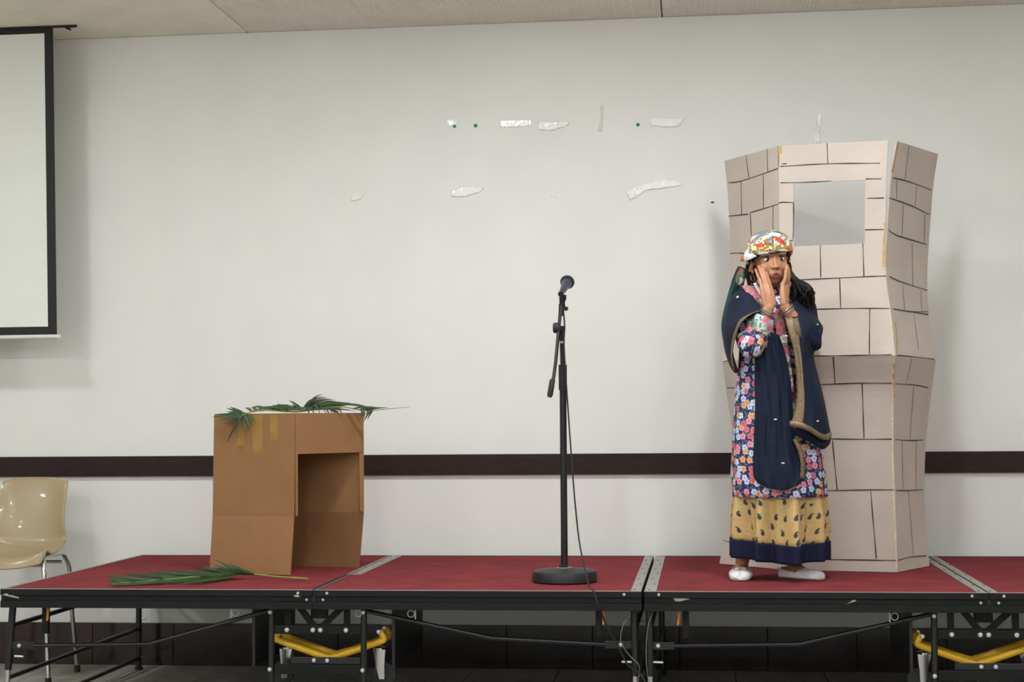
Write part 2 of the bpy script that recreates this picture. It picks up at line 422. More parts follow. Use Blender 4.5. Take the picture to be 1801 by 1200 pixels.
def stage_unit(x0, label, full_hinge, left_plate, slant, arm):
    t = thing('stage_platform', label, 'stage', (x0+1.22, D/2, 0), group='folding stage platforms')
    z = HS
    def X(a): return x0+a
    for i in (0, 1):
        a, b = X(i*L)+.002, X((i+1)*L)-.002
        dk = MB().box((a+.01, .013, z-.022), (b-(.01 if i else .002), D-.012, z)).build('carpeted_deck', M_carpet, t, smooth=False, label='red carpeted deck panel')
        MB().box((a+.01, .02, z-.034), (b-.01, D-.02, z-.022)).build('plywood_underside', M_ply, t, smooth=False)
        prof = [(.013, 0), (.013, .0015), (0, .0015), (0, -.021), (.010, -.023), (.010, -.041), (.001, -.044), (.001, -.069), (.03, -.069), (.03, -.012), (.013, -.012)]
        MB().prism([(u, v+z) for u, v in prof], 0, a, b).build('edge_rail', M_black, t, smooth=False, bevel=.001, label='black grooved front edge rail')
        MB().box((a, .001, z+.0014), (b, .0125, z+.003)).build('edge_lip', M_alu, t, smooth=False)
        MB().prism([(D-u, v+z) for u, v in prof], 0, a, b).build('edge_rail', M_black, t, smooth=False)
        xe = a if i == 0 else b-.012
        MB().box((xe, .012, z-.069), (xe+.012, D-.012, z+.002)).build('end_rail', M_alu if i == 0 else M_black, t, smooth=False)
    # plates screwed along the ends and along the hinge
    def plate(xa, xb, y0, y1):
        p = MB().box((xa, y0, z), (xb, y1, z+.0028)).build('edge_plate', M_alu, t, smooth=False, bevel=.0008, label='worn aluminium plate screwed along the deck joint')
        n = max(3, int((y1-y0)/.19)); r0 = None
        for k in range(n):
            y = y0+.05+(y1-y0-.1)*k/(n-1)
            rv = MB().lathe([(.0045, 0), (.004, .0016)], ((xa+xb)/2 + (.008 if k % 2 else -.006), y, z+.0028), 8).build('rivet', M_black2, p)
    plate(X(2.44)-.042, X(2.44)-.004, .004, D-.006)
    if left_plate: plate(X(0)+.006, X(0)+.046, .004, D-.006)
    if full_hinge:
        plate(X(L)-.036, X(L)-.004, .006, D-.006); plate(X(L)+.004, X(L)+.036, .006, D-.006)
    else:
        plate(X(L)-.014, X(L)-.003, .62, D-.006); plate(X(L)+.004, X(L)+.048, .62, D-.006)
        MB().box((X(L)+.003, .006, z), (X(L)+.007, .62, z+.0025)).build('hinge_bar', M_alu, t, smooth=False)
        MB().box((X(L)-.016, .006, z), (X(L)-.003, .62, z+.0025)).build('rubber_strip', M_rubber, t, smooth=False)
    # edge screws
    for dx, dz in ((-.058, -.009), (.052, -.009), (-.027, -.034), (.035, -.034), (2.375-L, -.009), (.055-L, -.009)):
        if left_plate is False and dx == .055-L: continue
        y = -.0005 if dz > -.02 else .0095
        MB().lathe([(.0058, 0), (.0045, .003)], (X(L+dx), y, z+dz), 10, RX).build('screw', M_zinc, t)
    # clamp block across the joint of the two decks
    MB().box((X(L)-.004, .006, z-.066), (X(L)+.006, .02, z-.002)).build('joint_gap_filler', M_rubber, t, smooth=False)
    # --- end frames: front and rear legs with three rails between
    for e, lx in ((0, .018), (1, 2.408)):
        sl = slant if e == 0 else 0.
        f = MB().tube([(X(lx), .08, z-.066), (X(lx-sl*.6), .08, z-.315)], .0135, 14).build('leg', M_black2, t)
        MB().tube([(X(lx-sl*.6), .08, z-.30), (X(lx-sl), .08, .012)], .0105, 14).build('leg_extension', M_chrome, f)
        MB().lathe([(.018, 0), (.018, .012), (.012, .016)], (X(lx-sl), .08, 0), 14).build('rubber_foot', M_rubber, f)
        r = MB().tube([(X(lx+.01), 1.45, z-.066), (X(lx+.01), 1.45, z-.36)], .0135, 14).build('leg', M_black2, t)
        MB().tube([(X(lx+.01), 1.45, z-.34), (X(lx+.01), 1.45, .012)], .0115, 14).build('leg_extension', M_black2, r)
        MB().lathe([(.018, 0), (.018, .012), (.012, .016)], (X(lx+.01), 1.45, 0), 14).build('rubber_foot', M_rubber, r)
        MB().tube([(X(lx-(.012 if e == 0 else .045)), 1.45, z-.285), (X(lx+(.045 if e == 0 else .026)), 1.45, z-.289)], .0035, 8).build('locking_pin', M_zinc, r)
        MB().tube([(X(lx-(.012 if e == 0 else .04)), 1.45, z-.468), (X(lx+(.04 if e == 0 else .026)), 1.45, z-.466)], .0035, 8).build('locking_pin', M_black2, r)
        for zz, y0 in ((-.15, .08), (-.345, .08), (-.485, .55)):
            MB().tube([(X(lx-sl*.5), y0, z+zz), (X(lx+.01), 1.45, z+zz+.012)], .0095, 10).build('side_rail', M_black2, t)
        zb = -.222 if slant else -.203
        bx_ = .048 if e == 0 else 2.357
        if e == 1: zb = -.2
        sg = 1 if e == 0 else -1
        # bent brace from the leg up to the caster frame, flattened end bolted
        pts = [(X(bx_+sg*.055), .078, z+zb), (X(.56 if e == 0 else 1.878), .08, z+zb+(.009 if e == 0 else .019)), (X(1.03 if e == 0 else 1.40), .082, z-.083)]
        br = MB().tube(pts, .0085, 10).build('leg_brace', M_black2, t)
        MB().box((X(bx_)-.035 if e == 0 else X(bx_)-.06, .074, z+zb-.015), (X(bx_)+.06 if e == 0 else X(bx_)+.04, .08, z+zb+.013)).build('brace_end', M_black2, br, smooth=False, bevel=.002)
        bolt(br, X(bx_), .074, z+zb)
        # lock tube and its lever
        sx = X(.15 if e == 0 else 2.278)
        st = MB().box((sx-.012, .07, z-.175), (sx+.012, .094, z-.068)).build('lock_tube', M_black, t, smooth=False, bevel=.002)
        lv = sx+(.018 if e == 1 else (.016 if slant else -.026))
        MB().tube([(lv, .062, z-.066), (lv+.002, .058, z-.09), (lv-.002, .06, z-.125)], [.006, .0055, .004], 8).build('lock_lever', M_orange, st)
        # pull pin across the leg
        MB().tube([(X(lx)+(.012 if e == 0 else -.048), .07, z-.262), (X(lx)+(.048 if e == 0 else -.012), .07, z-.263)], .0042, 8).build('leg_pin', M_zinc, f)
    # --- caster frame under the hinge
    fr = MB()
    fr.tube([(X(1.04), .08, z-.066), (X(1.036), .08, .001)], .0115, 12); post1 = fr.build('frame_post', M_black2, t)
    post2 = MB().tube([(X(1.395), .08, z-.066), (X(1.391), .08, .001)], .0115, 12).build('frame_post', M_black2, t)
    bolt(post1, X(1.038), .068, z-.088); bolt(post1, X(1.036), .068, z-.302)
    bolt(post2, X(1.395), .068, z-.087); bolt(post2, X(1.392), .068, z-.302)
    ub = MB().box((X(1.05), .078, z-.171), (X(1.385), .09, z-.138)).build('cross_bar', M_black, t, smooth=False, bevel=.002)
    for b in (1.1, 1.2, 1.229, 1.327): bolt(ub, X(b), .078, z-.155, .0095)
    lb = MB().box((X(1.11), .086, z-.284), (X(1.38), .094, z-.258)).build('cross_bar', M_black2, t, smooth=False, bevel=.002)
    for b in (1.202, 1.253): bolt(lb, X(b), .086, z-.2695)
    MB().box((X(1.048), .078, z-.321), (X(1.388), .1, z-.284)).build('cross_bar', M_black, t, smooth=False, bevel=.003)
    for a, b in (((1.1, -.066), (1.1, -.145)), ((1.144, -.072), (1.205, -.15)), ((1.308, -.072), (1.225, -.15)), ((1.327, -.066), (1.327, -.145))):
        MB().bar((X(a[0]), .095, z+a[1]), (X(b[0]), .095, z+b[1]), .008, .024, V((1, 0, 0))).build('hinge_strut', M_black, t, smooth=False)
    MB().box((X(1.185), .1, z-.115), (X(1.25), .12, z-.066)).build('hinge_block', M_black, t, smooth=False, bevel=.003)
    for k, yy in enumerate((.15, .265)):
        pth = [V((X(a+arm), yy, z+b)) for a, b in ((1.026, -.164), (1.010, -.190), (1.010, -.200), (1.022, -.206), (1.06, -.219), (1.14, -.247), (1.20, -.266), (1.218, -.270), (1.236, -.266), (1.296, -.247), (1.376, -.219), (1.414, -.206), (1.426, -.200), (1.426, -.19), (1.410, -.164))]
        yv = MB().tube(crv(pth, 4), .0128, 12).build('caster_arm', M_yellow, t, label='yellow bent caster arm')
        bolt(yv, X(1.027+arm), yy-.014, z-.17); bolt(yv, X(1.409+arm), yy-.014, z-.168)
    for cx in (1.038+arm, 1.402+arm):
        yy = .2; sd = 1 if cx > 1.2 else -1
        c = MB().lathe([(.026, 0), (.026, .008), (.018, .012)], (X(cx), yy, z-.243), 18).build('caster', M_chrome, t)
        for q in (-1, 1):
            MB().prism([(X(cx)-.024, z-.241), (X(cx)+.024, z-.241), (X(cx)+.016+sd*.004, z-.30), (X(cx)+.012+sd*.008, z-.352), (X(cx)-.008+sd*.008, z-.352), (X(cx)-.016+sd*.002, z-.30)], 1, yy+q*.02-.002, yy+q*.02+.002).build('fork', M_chrome, c, smooth=False)
        MB().lathe([(.03, -.014), (.044, -.012), (.047, 0), (.044, .012), (.03, .014)], (X(cx)+sd*.018, yy, z-.335), 24, RX).build('wheel', M_rubber, c)
    for px_ in (.955, 1.495):  # black plates added beside the hinge to darken the view under the deck
        MB().box((X(px_), .11, z-.30), (X(px_)+.012, .72, z-.069)).build('darkening_plate', M_black2, t, smooth=False, bevel=.002)
    # ring clips hanging from the hinge pins
    for a in (.9, 1.375, 1.575):
        c = MB().torus((X(a), .075, z-.092), .0125, .0017, RX, 20, 6).build('ring_clip', M_zinc, t)
        MB().tube([(X(a)+(.017 if a > 1.2 else -.017), .075, z-.07), (X(a)+(.017 if a > 1.2 else -.017), .075, z-.112)], .0026, 8).build('clip_pin', M_zinc, c)
    # steel tether wires by the outer legs
    if not full_hinge:
        p = [at(1110, 1080, .06), at(1096, 1100, .055), at(1092, 1128, .05), at(1106, 1152, .05), at(1124, 1172, .055), at(1122, 1200, .06)]
    else:
        p = [at(1150, 1074, .06), at(1141, 1098, .055), at(1137, 1128, .05), at(1136.5, 1165, .05), at(1138, 1176, .052), at(1140, 1202, .06)]
    MB().tube(crv(p, 8), .0013, 6).build('tether_wire', M_wire, t)
    return t
st1 = stage_unit(0, 'folding stage platform with red carpet carrying the cardboard box and microphone stand', False, False, .03, .03)
st2 = stage_unit(2.446, 'folding stage platform with red carpet on which the girl and cardboard tower stand', True, True, 0., -.022)
# old tape and paint scraps on the black edge
M_scrap = mat('peeling_tape', (168, 163, 152), .6, var=.2, scale=60)
def scrap(parent, pts):
    P = [at(x, y, -.002 if y < 1051 else .008) for x, y in pts]
    MB().add(P, [list(range(len(P)))]).build('tape_scrap', M_scrap, parent, smooth=False, solid=.0006)
scrap(st1, [(4, 1047), (10, 1044), (34, 1051), (33, 1053)])
scrap(st1, [(516, 1049), (522, 1046), (528, 1050), (522, 1051)])
scrap(st2, [(1184, 1052.5), (1206, 1052), (1214, 1054), (1196, 1058), (1188, 1058)])
scrap(st2, [(1500, 1056), (1506, 1055.5), (1505, 1058), (1484, 1064), (1490, 1062)])

# ================================================================== PROJECTION SCREEN
M_screen = mat('screen_fabric', (222, 224, 214), .8, var=.015, scale=4)
M_border = mat('screen_border', (20, 20, 20), .7)
M_casew = mat('screen_bar', (214, 208, 200), .4)
YS = 1.33
tl, bl = at(93, 47, YS), at(100, 590, YS)
xl = -3.0
scr = thing('projection_screen', 'pull down projection screen with black border hanging at the left edge', 'screen', ((xl+bl.x)/2, YS, bl.z), None)
ztop = ZC-.002; zb = bl.z
def sx(z): return bl.x+(tl.x-bl.x)*(z-zb)/(tl.z-zb)
def quadbox(name, x0, x1, z0, z1, m, th, y):
    vs = []
    for yy in (y, y+th):
        vs += [V((x0(z0), yy, z0)), V((x1(z0), yy, z0)), V((x1(z1), yy, z1)), V((x0(z1), yy, z1))]
    return MB().add(vs, [(0, 1, 2, 3), (7, 6, 5, 4), (0, 4, 5, 1), (1, 5, 6, 2), (2, 6, 7, 3), (3, 7, 4, 0)]).build(name, m, scr, smooth=False)
bw = .0425
LX = lambda z: xl
quadbox('screen_surface', lambda z: xl+bw, lambda z: sx(z)-bw, zb+.042, ztop-.033, M_screen, .002, YS)
quadbox('border', lambda z: sx(z)-bw, sx, zb, ztop, M_border, .0025, YS-.0005)
quadbox('border', LX, lambda z: xl+bw, zb, ztop, M_border, .0025, YS-.0005)
quadbox('border', lambda z: xl+bw, lambda z: sx(z)-bw, zb, zb+.042, M_border, .0025, YS-.0005)
quadbox('border', lambda z: xl+bw, lambda z: sx(z)-bw, ztop-.033, ztop, M_border, .0025, YS-.0005)
bar = MB().tube([(xl-.02, YS, zb-.006), (bl.x+.003, YS, zb-.006)], .0105, 14).build('bottom_bar', M_casew, scr)
MB().lathe([(.011, -.006), (.0125, 0), (.0125, .012), (.006, .016)], (bl.x+.004, YS, zb-.008), 14, Matrix.Rotation(math.pi/2, 3, 'Y')).build('end_cap', M_casew, bar)
MB().bar((bl.x+.006, YS-.004, zb-.012), (bl.x+.017, YS-.004, zb-.020), .006, .006).build('pull_hook', M_casew, bar, smooth=False)
slot = MB()
slot.tube(crv([V((xl-.06, YS, ZC-.004)), V((-1.4, YS, ZC-.004)), V((tl.x+.03, YS, ZC-.004)), V((tl.x+.058, YS+.003, ZC-.008)), V((tl.x+.078, YS+.008, ZC-.016)), V((tl.x+.085, YS+.01, ZC-.022))], 6), [.007]*19+[.0065]*6+[.0045]*5+[.002], 8)
slot.build('slot_edge', M_border, scr, label='dark curled edge of the ceiling slot')

# ================================================================== SHELL CHAIR
M_shell = mat('beige_plastic', (160, 142, 109), .28, var=.03, scale=6, coat=.15)
M_chrome_leg = mat('chair_chrome', (190, 188, 186), .2, metal=1.)
yc = 1.33; cback = at(57, 900, yc).x
chair = thing('shell_chair', 'beige moulded plastic chair with chrome legs beside the stage end', 'chair', (cback, 1.12, 0))
zt, zs = at(60, 842, 1.36).z, .548
rows = []
prof = [(1.372, zt, .146, .0), (1.366, zt-.018, .156, .004), (1.352, zt-.07, .160, .012), (1.335, zt-.15, .162, .02), (1.32, zt-.23, .166, .026), (1.305, zt-.30, .172, .030), (1.27, zs+.025, .178, .03), (1.20, zs+.0, .185, .028), (1.10, zs-.002, .19, .022), (1.03, zs+.004, .19, .014), (.985, zs-.006, .185, .006), (.965, zs-.034, .172, .0)]
for y, zz, hw, dish in prof:
    r = []
    for k in range(9):
        s = (k-4)/4.0
        bk = min(1., max(0., (zz-zs)/.2)); bk = bk*bk*(3-2*bk)
        e = abs(s)**3
        # side edges turn forward on the back, upward on the seat
        yy = y - dish*1.5*e*bk; z2 = zz + dish*1.1*e*(1-bk)
        if zz > zt-.001: z2 -= .014*abs(s)**4
        if y < 1.04: z2 += .02*abs(s)**2.5; yy += .05*abs(s)**2.5*min(1, (1.04-y)/.05)
        r.append(V((cback+hw*s, yy, z2)))
    rows.append(r)
G = dense(rows, 4, 5)
shell = MB().grid(G).build('seat_shell', M_shell, chair, solid=.008)
edge = [p for p in G[0]]
rim = MB()
loopp = [G[i][-1] for i in range(len(G))]
rim.tube(loopp, .0055, 8)
rim.tube([G[i][0] for i in range(len(G))], .0055, 8)
rim.tube(G[0], .0055, 8); rim.tube(G[-1], .0055, 8)
rim.build('rolled_rim', M_shell, shell)
for s in (-1, 1):
    xx = cback+s*.175
    fx = cback+s*.19
    p = [V((fx+s*.035, .99, .012)), V((fx+s*.012, 1.015, .30)), V((fx, 1.02, zs-.07)), V((xx, 1.05, zs-.002)), V((xx, 1.10, zs+.012)), V((xx, 1.24, zs+.012)), V((xx, 1.285, zs-.004)), V((fx, 1.31, zs-.07)), V((fx+s*.006, 1.325, .30)), V((fx+s*.02, 1.36, .012))]
    fr_ = MB().tube(crv(p, 5), .0105, 12).build('leg_frame', M_chrome_leg, chair, label='chrome tube side frame with front and rear leg')
    for q in (p[0], p[-1]):
        MB().lathe([(.013, -.012), (.0145, 0), (.0135, .02)], q, 12).build('rubber_foot', M_rubber, fr_)
MB().tube([(cback-.178, 1.07, zs-.028), (cback+.178, 1.07, zs-.028)], .008, 10).build('seat_crossbar', M_chrome_leg, chair)
MB().tube([(cback-.178, 1.25, zs-.028), (cback+.178, 1.25, zs-.028)], .008, 10).build('seat_crossbar', M_chrome_leg, chair)

# ================================================================== CARDBOARD BOX
def card_mat(name, col, inner=False):
    m = mat(name, col, .85, var=.06, scale=7, bump=.08, bscale=90)
    return m
M_card = card_mat('corrugated_cardboard', (136, 98, 60))
M_ptape = mat('brown_packing_tape', (148, 112, 50), .4, var=.12, scale=30)
A0, B0, C0 = V((.99, .60, 0)), V((.655, .70, 0)), V((1.2, .835, 0))
A0.x = at(519, 850, A0.y).x; B0.x = at(377, 850, B0.y).x; C0.x = at(639.5, 850, C0.y).x
D0 = B0+C0-A0
ZBT = at(522, 728, A0.y).z; ZCR = at(518, 908, A0.y).z
bxx = thing('cardboard_box', 'open brown cardboard box standing on its flaps with palm fronds on top', 'box', ((A0+D0)/2+V((0, 0, HS))), None)
def panel(P, nu=6, nv=6, bow=0., name='box_side', par=None, m=None, th=.005, lab=None):
    a, b, c, d = P; nrm = (b-a).cross(d-a).normalized()
    G = []
    for j in range(nv+1):
        r = []
        for i in range(nu+1):
            u, v = i/nu, j/nv
            p = a*(1-u)*(1-v)+b*u*(1-v)+c*u*v+d*(1-u)*v
            p = p + nrm*bow*math.sin(math.pi*u)*math.sin(math.pi*v)
            r.append(p)
        G.append(r)
    return MB().grid(G).build(name, m or M_card, par or bxx, smooth=False, solid=th, label=lab)
def up(p, z): return V((p.x, p.y, z))
# body: left face, band above the opening, back and far sides, top
AC = at(517.5, 905, A0.y-.012); BC = at(374.5, 905, B0.y-.012); AC.z = ZCR; BC.z = ZCR+.003
fl_ = panel([AC, BC, up(B0, ZBT), up(A0, ZBT)], bow=.003)
a0w = at(524, 799, A0.y+.005).z
n_r = (C0-A0).normalized()
panel([up(A0, a0w), up(C0, a0w+.002), up(C0, ZBT), up(A0, ZBT)], name='door_lintel', lab='band of cardboard above the cut door opening')
panel([up(C0, ZCR), up(D0, ZCR), up(D0, ZBT), up(C0, ZBT)], bow=-.004)
panel([up(D0, ZCR), up(B0, ZCR), up(B0, ZBT), up(D0, ZBT)], bow=.004)
panel([up(A0, ZBT), up(B0, ZBT), up(D0, ZBT), up(C0, ZBT)], name='box_top', bow=.003)
panel([up(C0, ZCR-.0), up(C0-n_r*.02, ZCR+.01), up(C0-n_r*.022, a0w), up(C0, a0w)], 2, 6, name='door_jamb')
panel([up(A0, ZCR-.0), up(A0+n_r*.012, ZCR), up(A0+n_r*.012, a0w), up(A0, a0w)], 2, 6, name='door_jamb')
# flaps folded down and out to stand on
gA = atz(511, 1014); gB = atz(369, 1009.5)
gA = gA + V((0, 0, .004)); gB.z += .004
panel([gA, gB, BC+V((0, 0, -.001)), AC+V((0, 0, -.001))], name='bottom_flap', bow=-.002)
gC = atz(632, 1000)+V((0, 0, .004)); gD = V((gC.x-.36, gC.y+.07, HS+.004))
panel([gC, gD, up(D0, ZCR), up(C0, ZCR)], name='bottom_flap', bow=.003)
gD2 = V((D0.x-.03, D0.y+.02, HS+.004)); gB2 = gB+V((.002, .012, 0))
panel([gD2, gB2, up(B0, ZCR), up(D0, ZCR)], name='bottom_flap')
nL = (B0-A0).cross(V((0, 0, 1))).normalized()
if nL.y > 0: nL = -nL
for (x0_, x1_, y0_, y1_, lean) in ((418, 431, 732, 783, 1), (445, 463, 730, 803, -1), (475, 489, 730, 783, 0)):
    P0 = A0+nL*.0045
    q = [onplane(x, y, P0, nL) for x, y in ((x0_, y1_), (x1_, y1_), (x1_+lean, y0_), (x0_+lean, y0_))]
    G = [[q[0]*(1-u)*(1-v)+q[1]*u*(1-v)+q[2]*u*v+q[3]*(1-u)*v + nL*(.0006*math.sin(9*v+x0_)) for u in (0, .33, .66, 1)] for v in [i/10 for i in range(11)]]
    MB().grid(G).build('packing_tape', M_ptape, bxx, smooth=False, solid=.0003, label='strip of yellow brown packing tape')

# ================================================================== PALM FRONDS
M_leaf = mat('palm_leaflet', (46, 68, 36), .5, var=.3, scale=25)
M_leaf2 = mat('palm_leaflet_fresh', (36, 64, 26), .5, var=.3, scale=25)
M_stalk = mat('palm_stalk', (128, 132, 62), .5, var=.12, scale=20)
def leaflet(par, base, tip, wdt, sag, m, side):
    base = V(base); tip = V(tip); d = tip-base; n = 7
    view = V((0, -1, .45)); sidev = d.cross(view).normalized()
    l, r, c = [], [], []
    for i in range(n+1):
        t = i/n; p = base + d*t + V((0, 0, sag*math.sin(math.pi*t)))
        ww = wdt*min(1, .45+2.2*t)*(1-t**2.5); ww = max(ww, .0005)
        l.append(p-sidev*ww/2); r.append(p+sidev*ww/2); c.append(p+V((0, -.0006, -ww*.25)))
    MB().grid([l, c, r]).build('leaflet', m, par, solid=.0004)
def frond(name, label, stalk, rad, leafs, m, group=None):
    t = thing(name, label, 'palm frond', stalk[0], group)
    pts = crv([V(p) for p in stalk], 8)
    MB().tube(pts, [rad*(1-.75*i/(len(pts)-1)) for i in range(len(pts))], 8, flat=.7).build('stalk', M_stalk, t)
    for (s, tip, wd, sag) in leafs:
        i = min(len(pts)-1, int(s*(len(pts)-1))); leaflet(t, pts[i], tip, wd, sag, m, None)
    return t
rnd = random.Random(3)
# frond lying along the top of the box with its tip reaching right
yb = .76
sk = [at(527, 724, yb), at(560, 719, yb), at(600, 716, yb), at(640, 722, yb), at(672, 720.5, yb), at(722, 716, yb)]
def fx(px): return min(1, max(0, (px-527)/195.))
lf = []
for bx0, tx, ty in ((532, 556, 703), (534, 564, 699), (537, 572, 698), (540, 580, 700), (545, 584, 703), (550, 590, 704), (553, 596, 708), (558, 606, 710), (562, 622, 712), (566, 634, 714), (572, 640, 716), (578, 645, 719), (584, 650, 721), (590, 654, 722), (598, 660, 722), (540, 568, 694), (535, 553, 710)):
    lf.append((fx(bx0), at(tx, ty, yb+rnd.uniform(-.04, .10)), .009, .018))
for bx0, tx, ty in ((534, 514, 706), (532, 508, 704), (531, 512, 712), (530, 500, 712), (533, 520, 710)):
    lf.append((fx(bx0), at(tx, ty, yb+rnd.uniform(-.03, .05)), .011, .004))
for bx0, tx, ty in ((540, 548, 748), (544, 556, 742), (552, 566, 738), (556, 578, 735), (566, 592, 741), (574, 604, 752), (580, 612, 757), (586, 598, 736), (570, 586, 746), (592, 606, 744)):
    yy = .585+(tx-520)*.0027
    lf.append((fx(bx0), at(tx, ty, yy), .008, .034))
for bx0, tx, ty in ((640, 640, 741), (648, 641, 737), (655, 643, 731), (662, 640, 742), (668, 646, 739), (626, 660, 716), (635, 672, 717), (645, 684, 717), (560, 600, 722), (566, 612, 722), (540, 560, 721), (546, 580, 721), (575, 625, 723)):
    lf.append((fx(bx0), at(tx, ty, yb-.04+rnd.uniform(-.03, .03)), .009, .003))
frond('palm_frond', 'green palm frond on the box top whose thin tip reaches right', sk, .0055, lf, M_leaf, 'palm fronds')
# frond with its cut leaves hanging over the left face
yb = .70
sk = [at(525, 724, yb+.03), at(495, 723, yb), at(462, 721, yb-.02), at(438, 726, yb-.05), at(424, 732, .63)]
def fx(px): return min(1, max(0, (525-px)/101.))
lf = []
for bx0, tx, ty in ((520, 485, 711), (515, 478, 713), (508, 470, 716), (500, 462, 716), (492, 455, 719), (486, 448, 721), (478, 444, 716), (510, 496, 713), (500, 488, 712), (520, 505, 715), (488, 500, 716), (478, 496, 717), (470, 488, 718), (470, 520, 719), (460, 500, 722), (455, 482, 719), (450, 470, 721), (462, 440, 718), (455, 430, 718), (490, 540, 722), (500, 548, 718), (480, 510, 712), (470, 505, 715)):
    lf.append((fx(bx0), at(tx, ty, yb+rnd.uniform(-.06, .10)), .013, .006))
for bx0, tx, ty, yy in ((432, 398, 718, .68), (434, 408, 720, .67), (436, 404, 716, .70), (430, 392, 728, .655), (430, 378, 729, .66), (428, 372, 734, .655), (426, 392, 747, .64), (426, 386, 740, .645), (424, 398, 781, .635), (424, 404, 770, .635), (430, 398, 724, .66), (432, 432, 767, .612), (434, 438, 752, .615), (428, 412, 752, .625), (440, 450, 745, .61), (442, 412, 731, .64), (438, 404, 735, .645)):
    lf.append((fx(bx0), at(tx, ty, yy), .013, .002))
frond('palm_frond', 'green palm frond on the box top drooping over the taped face', sk, .007, lf, M_leaf, 'palm fronds')
# frond on the carpet in front of the box
zf = HS+.012
sk = [atz(541, 1018.5, zf), atz(480, 1014, zf), atz(430, 1009, zf+.01), atz(370, 1012, zf+.012), atz(290, 1020, zf+.006), atz(196, 1027, zf)]
lf = []
for k in range(60):
    s = .40+.58*k/60; px_ = 541-345*s
    sgn = 1 if k % 2 else -1
    tx = max(190, px_-48-rnd.uniform(0, 26)); spread = (1-abs(s-.62)/.5)
    if sgn > 0: p = atz(tx, 1014+8*s-9*spread-rnd.uniform(0, 8), HS+.012+rnd.uniform(0, .035))
    else: p = atz(tx, 1026+rnd.uniform(-4, 2)+2*s, HS+.006+rnd.uniform(0, .01))
    lf.append((s, p, .0105, -.004))
for tx, ty in [(400, 990), (376, 984), (385, 988), (420, 995), (366, 990), (410, 999), (430, 1003), (392, 997)] + [(330+rnd.uniform(0, 95), 993+rnd.uniform(0, 14)) for k in range(22)]:
    lf.append((.33+.10*rnd.random(), at(tx, ty, sk[2].y-.04+rnd.uniform(-.04, .03)), .010, -.004))
frond('palm_frond', 'green palm frond lying on the red carpet before the box', sk, .006, lf, M_leaf2, 'palm fronds')

# ================================================================== CARDBOARD TOWER
M_tower = card_mat('pale_painted_cardboard', (190, 178, 165))
M_marker = mat('black_marker', (40, 34, 32), .6)
M_glue = mat('old_brown_tape', (178, 146, 82), .35, var=.2, scale=40)
#      left edge          first fold         second fold        right edge     (pixel x, y, depth)
TR = [((1275, 283, 1.235), (1370, 257, .86), (1562, 247, .735), (1649, 271, 1.10)),
      ((1281, 345, 1.225), (1370, 323, .855), (1559, 315, .735), (1640, 334, 1.09)),
      ((1286, 449, 1.215), (1372, 435, .85), (1557, 427, .735), (1632, 442, 1.08)),
      ((1286, 505, 1.205), (1376, 491, .84), (1558, 488, .725), (1630, 500, 1.07)),
      ((1281, 572, 1.18), (1381, 561, .81), (1566, 556, .695), (1634, 566, 1.045)),
      ((1271, 635, 1.14), (1386, 628, .755), (1574, 625, .645), (1645, 633, 1.0)),
      ((1279, 695, 1.185), (1386, 690, .82), (1572, 688, .715), (1637, 694, 1.05)),
      ((1288, 765, 1.20), (1386, 770, .84), (1571, 771, .74), (1628, 772, 1.065)),
      ((1284, 850, 1.19), (1386, 860, .85), (1573, 862, .75), (1625, 858, 1.065)),
      ((1277, 925, 1.16), (1386, 935, .85), (1576, 938, .757), (1628, 930, 1.055)),
      ((1266, 993, 1.131), (1386, 1004.5, .85), (1578, 1008, .766), (1634, 997, 1.047))]
TW = [[at(*c) for c in r] for r in TR]
for p in TW[-1]: p.z = HS+.003
tower = thing('cardboard_tower', 'tall pale cardboard castle tower with drawn bricks and a window hole', 'tower', (3.2, .95, HS))
# fold lines sampled down the height; the horizontal kink in the middle stays sharp
FOLD = []
NV = 6
for k in range(4):
    up_ = crv([TW[i][k] for i in range(6)], NV); lo_ = crv([TW[i][k] for i in range(5, 11)], NV)
    FOLD.append(up_[:-1]+lo_)
NR = len(FOLD[0])
def tower_panel(k, us, hole=None, gap=None):
    G = []
    for i in range(NR):
        a, b = FOLD[k][i].copy(), FOLD[k+1][i].copy()
        if gap: a = a + gap(i)
        G.append([a.lerp(b, u) for u in us])
    m = MB(); m.grid(G)
    if hole:
        W_ = len(us); keep = []
        for f in m.f:
            i, c = f[0]//W_, f[0] % W_
            if hole[0] <= i < hole[1] and hole[2] <= us[c] < hole[3]-1e-6: continue
            keep.append(f)
        m.f = keep
    o = m.build('tower_side', M_tower, tower, smooth=False, solid=.0045)
    return o, G
US = [i/8 for i in range(9)]
g1 = []
tower_panel(0, US)
u0, u1 = (1397-1371)/188., (1523-1371)/188.
USC = [0, .07, u0] + [u0+(u1-u0)*i/5 for i in range(1, 5)] + [u1, .87, .94, 1]
tower_panel(1, USC, (NV, 2*NV, u0, u1))
def gapf(i):
    t = min(1, i/(2.6*NV)); return V((.036*(1-t)**1.5, .02*(1-t)**1.5, 0))
tower_panel(2, US, gap=gapf)
